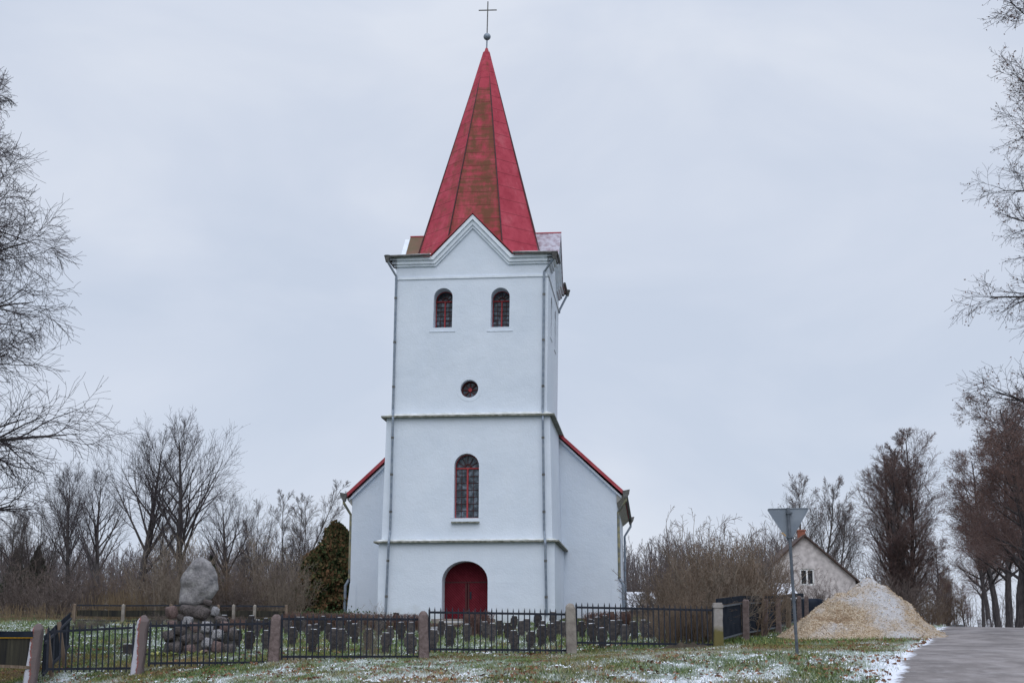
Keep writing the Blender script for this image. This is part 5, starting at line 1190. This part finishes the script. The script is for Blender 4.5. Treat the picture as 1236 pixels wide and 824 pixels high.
for (px, yt, Y, sx, lb) in ((96, 742, 55, 2.0, 'low dark brush behind the two leaning planks'), (118, 744, 57, 2.0, 'low dark brush left of the pale leaning back post'), (186, 738, 58, 1.8, 'low dark brush left of the monument foot'), (214, 736, 57, 1.6, 'low dark brush right behind the monument foot'), (288, 742, 60, 1.8, 'low dark brush between the two pale back posts')):
    putsh('c', px, yt, Y, sx, px * .2, lb, 'bare shrubs behind the graveyard')
putsh('a', 934, 655, 92, .9, 1.0, 'tall brown shrub hiding the left half of the house', 'brown shrubs of the thicket'); putsh('c', 912, 655, 80, .9, 2.0, 'dark shrub beside the left house eave', 'brown shrubs of the thicket')
putsh('c', 992, 688, 90, .8, 3.0, 'thin dark shrub in front of the house gable', 'shrubs beyond the heap')
# clipped hedge, brown and leafless
def hedge(px0, px1, ytop, Y, seed, label, dep=.7):
    A, B = gp(px0, Y), gp(px1, Y); rng = np.random.RandomState(seed); Ln = (B - A).length; h = at((px0 + px1) / 2, ytop, Y).z - (A.z + B.z) / 2; n = int(Ln * 150)
    t = rng.rand(n); w = rng.uniform(-dep / 2, dep / 2, n); Pp = np.stack([(B.x - A.x) * t, (B.y - A.y) * t + w, (B.z - A.z) * t - .05], -1)
    D = np.stack([rng.normal(0, .10, n), rng.normal(0, .10, n), np.ones(n)], -1); L = h * rng.uniform(.85, 1.06, n); sp = [dict(n=4, wander=.07, trop=.02, taper=.5, rmin=.006), dict(n=2, wander=.15, trop=.05, taper=.4, count=4, a0=.3, a1=.9, ratio=.3, t0=.3, rr=.8, rmin=.0055)]
    lv = grow(rng, Pp, D, L, rng.uniform(.007, .012, n), sp); V, Fq = tubes([(p, r, 3) for p, r in lv]); V[:, 2] = np.minimum(V[:, 2], h * 1.06 + (B.z - A.z) * (V[:, 0] / max(.1, B.x - A.x)) + rng.normal(0, .02, len(V)))
    o = np_mesh('hedge', V, Fq, M['hedge']); o.location = A; tag(o, label, 'hedge', 'clipped leafless hedges'); return o
hedge(262, 340, 746, 57.5, 1, 'low brown leafless hedge behind the monument side graves')
hedge(340, 512, 738.5, 58, 2, 'long clipped brown leafless hedge in front of the church wall')
hedge(558, 594, 737.5, 55.5, 3, 'short clipped brown hedge directly in front of the red door')
hedge(706, 762, 737, 58.5, 4, 'thin leafless hedge by the right corner of the church', .35)
hedge(512, 556, 750, 59.8, 5, 'low dark hedge strip left of the door step', .5)
# dead reeds
def reeds(px, Y, n, wid, h, label, seed):
    rng = np.random.RandomState(seed); p = gp(px, Y); P = np.stack([rng.normal(0, wid, n), rng.normal(0, .8, n), np.zeros(n) - .05], -1); D = np.stack([rng.normal(0, .12, n), rng.normal(0, .12, n), np.ones(n)], -1)
    lv = grow(rng, P, D, h * rng.uniform(.6, 1.05, n), rng.uniform(.007, .013, n), [dict(n=4, wander=.08, trop=-.02, taper=.4, rmin=.005)]); V, Fq = tubes([(lv[0][0], lv[0][1], 3)]); o = np_mesh('reeds', V, Fq, M['reed']); o.location = p; tag(o, label, 'reeds', 'clumps of dead reeds')
reeds(130, 63.5, 140, .7, 1.3, 'clump of dry tan reeds left of the pale leaning fence post', 1); reeds(158, 64, 170, .5, 1.4, 'clump of dry tan reeds right of the pale leaning fence post', 2); reeds(60, 66, 160, 2.4, .8, 'wide patch of dry grass stalks at the left', 3); reeds(10, 64, 120, 1.8, .8, 'patch of dry grass stalks at the left picture edge', 4)
# thuja at the left nave corner and a low juniper
def foliage_cone(name, loc, H, Rr, n, mt, seed, label, cat, lobes=5, size=.07, flat=.85):
    rng = np.random.RandomState(seed); z = rng.rand(n) ** .85; a = rng.rand(n) * 6.283
    prof = (1 - np.minimum(z, 1) ** 3.2) ** .6 * (.82 + .18 * np.minimum(1, z * 5)); lump = .95 + .16 * np.sin(a * lobes + z * 7) + .12 * np.sin(a * 3 - z * 15) + .50 * (fbm(a * 2.6, z * 11, seed) - .5) * 2
    r = prof * lump * Rr * np.sqrt(rng.uniform(.25, 1.0, n)); x, y = r * np.cos(a), r * np.sin(a); zz = z * H * (.93 + .10 * np.sin(a * 2) + .22 * (fbm(a * 1.6, z * 3, seed + 5) - .5)) + .05
    root = bpy.data.objects.new(name, None); link(root); root.location = loc; tag(root, label, cat)
    V, Fq = scatter_quads(x, y, zz, rng.uniform(.5, 1.3, n) * size, rng, 1.6); np_mesh('foliage', V, Fq, M[mt], root, fattrs={'tint': rng.rand(n)})
    b = MB(); b.tube([(0, 0, -.2), (0, 0, H * .9)], [.12, .02], 7); b.build('trunk', M['bark'], root); return root
p, h = treetop(404, 636, 71.8); foliage_cone('thuja', p, h, 1.45, 22000, 'thuja', 7, 'tall brown and green thuja beside the left nave corner', 'tree', 5, .075)
p, h = treetop(381, 660, 71.0); foliage_cone('thuja', p, h, 1.0, 12000, 'thuja', 9, 'lower browner thuja on the left of the tall one', 'tree', 4, .075)
rng = np.random.RandomState(3); p = gp(402, 61); nj = 5000; V, Fq = scatter_quads(rng.normal(0, .75, nj), rng.normal(0, .4, nj), np.abs(rng.normal(0, .22, nj)) + .05, rng.uniform(.02, .05, nj), rng, 1.5); o = np_mesh('juniper', V, Fq, M['juniper']); o.location = p; tag(o, 'low bright green juniper bush at the foot of the thuja', 'bush')
# spruces far left
for px, yt, Y, lb in ((38, 664, 112, 'small dark spruce seen through the left bare trees'), (12, 668, 116, 'small dark spruce farther left, at the picture edge'), (250, 676, 110, 'small dark spruce behind the boulder')):
    p, h = treetop(px, yt, Y); rng = np.random.RandomState(px); n = 9000; z = rng.rand(n) ** .8; a = rng.rand(n) * 6.283; tier = .75 + .35 * np.abs(np.sin(z * 26)); r = (1 - z) * 2.0 * tier * np.sqrt(rng.uniform(.1, 1, n)); root = bpy.data.objects.new('spruce', None); link(root); root.location = p; tag(root, lb, 'tree', 'spruces')
    V, Fq = scatter_quads(r * np.cos(a), r * np.sin(a), z * h - .15 * r + .3, rng.uniform(.05, .13, n), rng, .5); np_mesh('crown', V, Fq, M['spruce'], root); b = MB(); b.tube([(0, 0, -.3), (0, 0, h * .95)], [.15, .02], 6); b.build('trunk', M['bark'], root)
# far wood that closes the view: one mass
def far_wood(seed, spans, n):
    rng = np.random.RandomState(seed); P = []; L = []
    for (px0, px1, Y0, Y1, yt, frac) in spans:
        m_ = int(n * frac); px = rng.uniform(px0, px1, m_); Y = rng.uniform(Y0, Y1, m_); x = (px - 618) / 1755 * Y; z = gz(x, Y); top = EYE + (782 - yt - 14 * (rng.rand(m_) ** 2) * 2 + 22 * fbm(px * .03, px * 0, seed)) / 1755 * Y
        P.append(np.stack([x, Y, z - .2], -1)); L.append(np.maximum(1.5, (top - z) * rng.uniform(.75, 1.05, m_)))
    P = np.concatenate(P); L = np.concatenate(L); m_ = len(P); D = np.stack([rng.normal(0, .08, m_), rng.normal(0, .08, m_), np.ones(m_)], -1)
    lv = grow(rng, P, D, L, rng.uniform(.05, .10, m_), [dict(n=5, wander=.05, trop=.05, taper=.8, rmin=.018), dict(n=3, wander=.12, trop=.1, taper=.6, count=9, a0=.3, a1=.9, ratio=.34, t0=.12, rr=.5, rmin=.015, shape=lambda t: 1.1 - .6 * t), dict(n=2, wander=.15, trop=.08, taper=.4, count=4, a0=.3, a1=.9, ratio=.5, t0=.2, rr=.7, rmin=.013)])
    V, Fq = tubes([(p, r, 3) for p, r in lv]); o = np_mesh('far_wood', V, Fq, M['farwood']); tag(o, 'far brown leafless wood behind the church and graveyard', 'wood', kind='stuff'); return o
far_wood(71, [(-120, 470, 118, 150, 668, .60), (700, 1010, 115, 150, 662, .30), (1010, 1160, 210, 250, 735, .05), (1165, 1330, 215, 255, 720, .05)], 1500)

# ------------------------------------------------------------------ small far things on the avenue
p = gp(1163, 215); t = thing('parked_car', 'tiny pale car far away down the avenue', 'car', p + Vector((0, 0, .1)))
b = MB(); b.box(-.85, .85, 0, 3.9, .35, .85); b.hexa([(-.78, .9, .852), (.78, .9, .852), (.78, 3.5, .852), (-.78, 3.5, .852), (-.62, 1.4, 1.42), (.62, 1.4, 1.42), (.62, 3.0, 1.42), (-.62, 3.0, 1.42)]); b.build('body', M['signback'], t)
for sx_ in (-.78, .78):
    for yy in (.7, 3.2): b = MB(); b.tube([(sx_ - .1, yy, .33), (sx_ + .1, yy, .33)], .33, 12); b.build('wheel', M['iron'], t)
b = MB(); b.hexa([(-.6, .96, .93), (.6, .96, .93), (.6, .99, .93), (-.6, .99, .93), (-.5, 1.25, 1.35), (.5, 1.25, 1.35), (.5, 1.3, 1.35), (-.5, 1.3, 1.35)]); b.build('rear_window', M['darkglass'], t)
for px, lb in ((1183, 'white marker post on the right side of the avenue, left of the pair'), (1194, 'white marker post on the right side of the avenue, right of the pair')):
    p = gp(px, 96); p.x = at(px, 760, 96).x; b = MB(); b.box(-.07, .07, -.07, .07, -.2, .72); b.add([(-.07, -.07, .7205), (.07, -.07, .7205), (.07, .07, .7205), (-.07, .07, .7205), (0, 0, .8)], [(0, 1, 4), (1, 2, 4), (2, 3, 4), (3, 0, 4)]); o = b.build('marker_post', M['palestone'], None, loc=p); tag(o, lb, 'post', 'white marker posts')

# ------------------------------------------------------------------ grass, snow clumps, fallen leaves
def in_view(rng, n, Y0, Y1, pad=40, pw=1.0):
    Y = Y0 + (Y1 - Y0) * rng.rand(n) ** pw; px = rng.uniform(-pad, 1236 + pad, n); return (px - 618) / 1755 * Y, Y
def ground_noisy(x, y):
    q = x - (6.15 + .325 * (y - 24)); return gz(x, y) + .05 * (fbm(x * .9, y * .9, 31) - .5) * (np.abs(y - 40) < 30) * np.clip(np.maximum(-q - .5, q - RW - .5), 0, 1)
def heap_mask(x, y): return ~((x > hx0.x - .1) & (x < hx1.x + .2) & (y > 44.2) & (y < 49.2))
def not_church(x, y):
    u = (x - P0.x) * r_.x + (y - P0.y) * r_.y; v = (x - P0.x) * d_.x + (y - P0.y) * d_.y; return ~((v > -.1) & (np.abs(u) < 7.6))
rng = np.random.RandomState(77)
def blades(n, Y0, Y1, h0, h1, w, pw):
    x, y = in_view(rng, n, Y0, Y1, pw=pw); rt2 = x - (6.15 + .325 * (y - 24)); k = ((rt2 < -.15 + .5 * (rng.rand(n) - .5)) | (rt2 > RW + .3)) & heap_mask(x, y) & not_church(x, y)
    clump = fbm(x * 3.1, y * 3.1, 91); k &= rng.rand(n) < np.clip(.35 + 1.6 * (clump - .35), .1, 1)
    sn = snow_cov(x, y); k &= rng.rand(n) < 1.05 - .55 * sn
    x, y, sn, clump = x[k], y[k], sn[k], clump[k]; m_ = len(x); z = ground_noisy(x, y); h = rng.uniform(h0, h1, m_) * (.55 + .9 * clump); a = rng.rand(m_) * 6.283
    sx, sy = np.cos(a) * w * rng.uniform(.6, 1.4, m_), np.sin(a) * w * rng.uniform(.6, 1.4, m_); lx, ly = rng.normal(0, .5, m_) * h, rng.normal(0, .5, m_) * h
    V = np.stack([np.stack([x - sx, y - sy, z - .01], -1), np.stack([x + sx, y + sy, z - .01], -1), np.stack([x + lx, y + ly, z + h], -1)], 1).reshape(-1, 3)
    d = np.clip(dead_cov(x, y) * 1.2 + rng.normal(0, .28, m_) - .12, 0, 1); fr = np.clip((sn - .38) * 1.5 + rng.normal(0, .26, m_), 0, .95)
    return V, rng.rand(m_), d, fr
parts = [blades(420000, 22, 41, .03, .075, .010, .8), blades(150000, 40, 64, .05, .12, .016, .8)]
V = np.concatenate([q[0] for q in parts]); nb = len(V) // 3
go2 = np_mesh('grass', V, np.arange(nb * 3).reshape(-1, 3), M['grass'], fattrs={'tint': np.concatenate([q[1] for q in parts]), 'dead': np.concatenate([q[2] for q in parts]), 'frost': np.concatenate([q[3] for q in parts])})
tag(go2, 'short frosty green and brown grass of the verge and graveyard', 'grass', kind='stuff')
# snow lying in the grass as small lumps
n = 200000; x, y = in_view(rng, n, 22, 62, pw=.9); rt2 = x - (6.15 + .325 * (y - 24)); sn = snow_cov(x, y); cl = fbm(x * 4, y * 2.5, 17)
k = (rt2 < .05) & heap_mask(x, y) & not_church(x, y) & (rng.rand(n) < np.clip((sn - .33) * 1.7, 0, 1) * np.clip((cl - .40) * 3, 0, 1)); x, y = x[k], y[k]; m_ = len(x)
z = ground_noisy(x, y); s = rng.uniform(.012, .045, m_); th_ = np.arange(5) * 2 * np.pi / 5
s = s * .62
ring = np.stack([x[:, None] + s[:, None] * np.cos(th_) * rng.uniform(.6, 1.3, (m_, 5)), y[:, None] + s[:, None] * np.sin(th_) * rng.uniform(.6, 1.3, (m_, 5)), np.repeat((z + .008)[:, None], 5, 1)], -1); top = np.stack([x, y, z + .02 + s * .55], -1)[:, None]
V = np.concatenate([ring, top], 1).reshape(-1, 3); b0 = (np.arange(m_) * 6)[:, None, None]; tri_ = np.array([[j, (j + 1) % 5, 5] for j in range(5)])[None]
so = np_mesh('snow_patches', V, (b0 + tri_).reshape(-1, 3), M['snow'], smooth=True); tag(so, 'thin scattered snow lying in the grass', 'snow', kind='stuff')
n = 15000; x, y = in_view(rng, n, 22, 44, pw=.8); dd = dead_cov(x, y); k = ((x - road_left(y)) < .1) & heap_mask(x, y) & (rng.rand(n) < np.clip((fbm(x * 1.2, y * .8, 71) - .42) * 5, 0, 1)); x, y = x[k], y[k]
V, Fq = scatter_quads(x, y, ground_noisy(x, y) + .035, rng.uniform(.02, .045, len(x)), rng, .45); lo = np_mesh('fallen_leaves', V, Fq, M['leaf']); tag(lo, 'brown fallen leaves scattered over the verge', 'leaves', kind='stuff')
# bare soil strip under the corner of the fence
b = MB(); pts = []
A, B = gp(790, 39.9), gp(862, 40.4)
for i in range(15):
    t_ = i / 14; q = A.lerp(B, t_); q.z = ground(q.x, q.y); hgt = .16 * math.sin(math.pi * t_) * (1 + .3 * math.sin(i * 2.3)); pts.append((q, hgt))
vs = []; 
for q, hgt in pts: vs += [q + Vector((0, -.28, -.06)), q + Vector((0, -.1, hgt)), q + Vector((0, .2, hgt * .9)), q + Vector((0, .45, -.06))]
b.add(vs, [(i * 4 + j, i * 4 + j + 1, i * 4 + 5 + j, i * 4 + 4 + j) for i in range(14) for j in range(3)]); o = b.build('soil_bank', M['soil'], smooth=True); o['kind'] = 'structure'
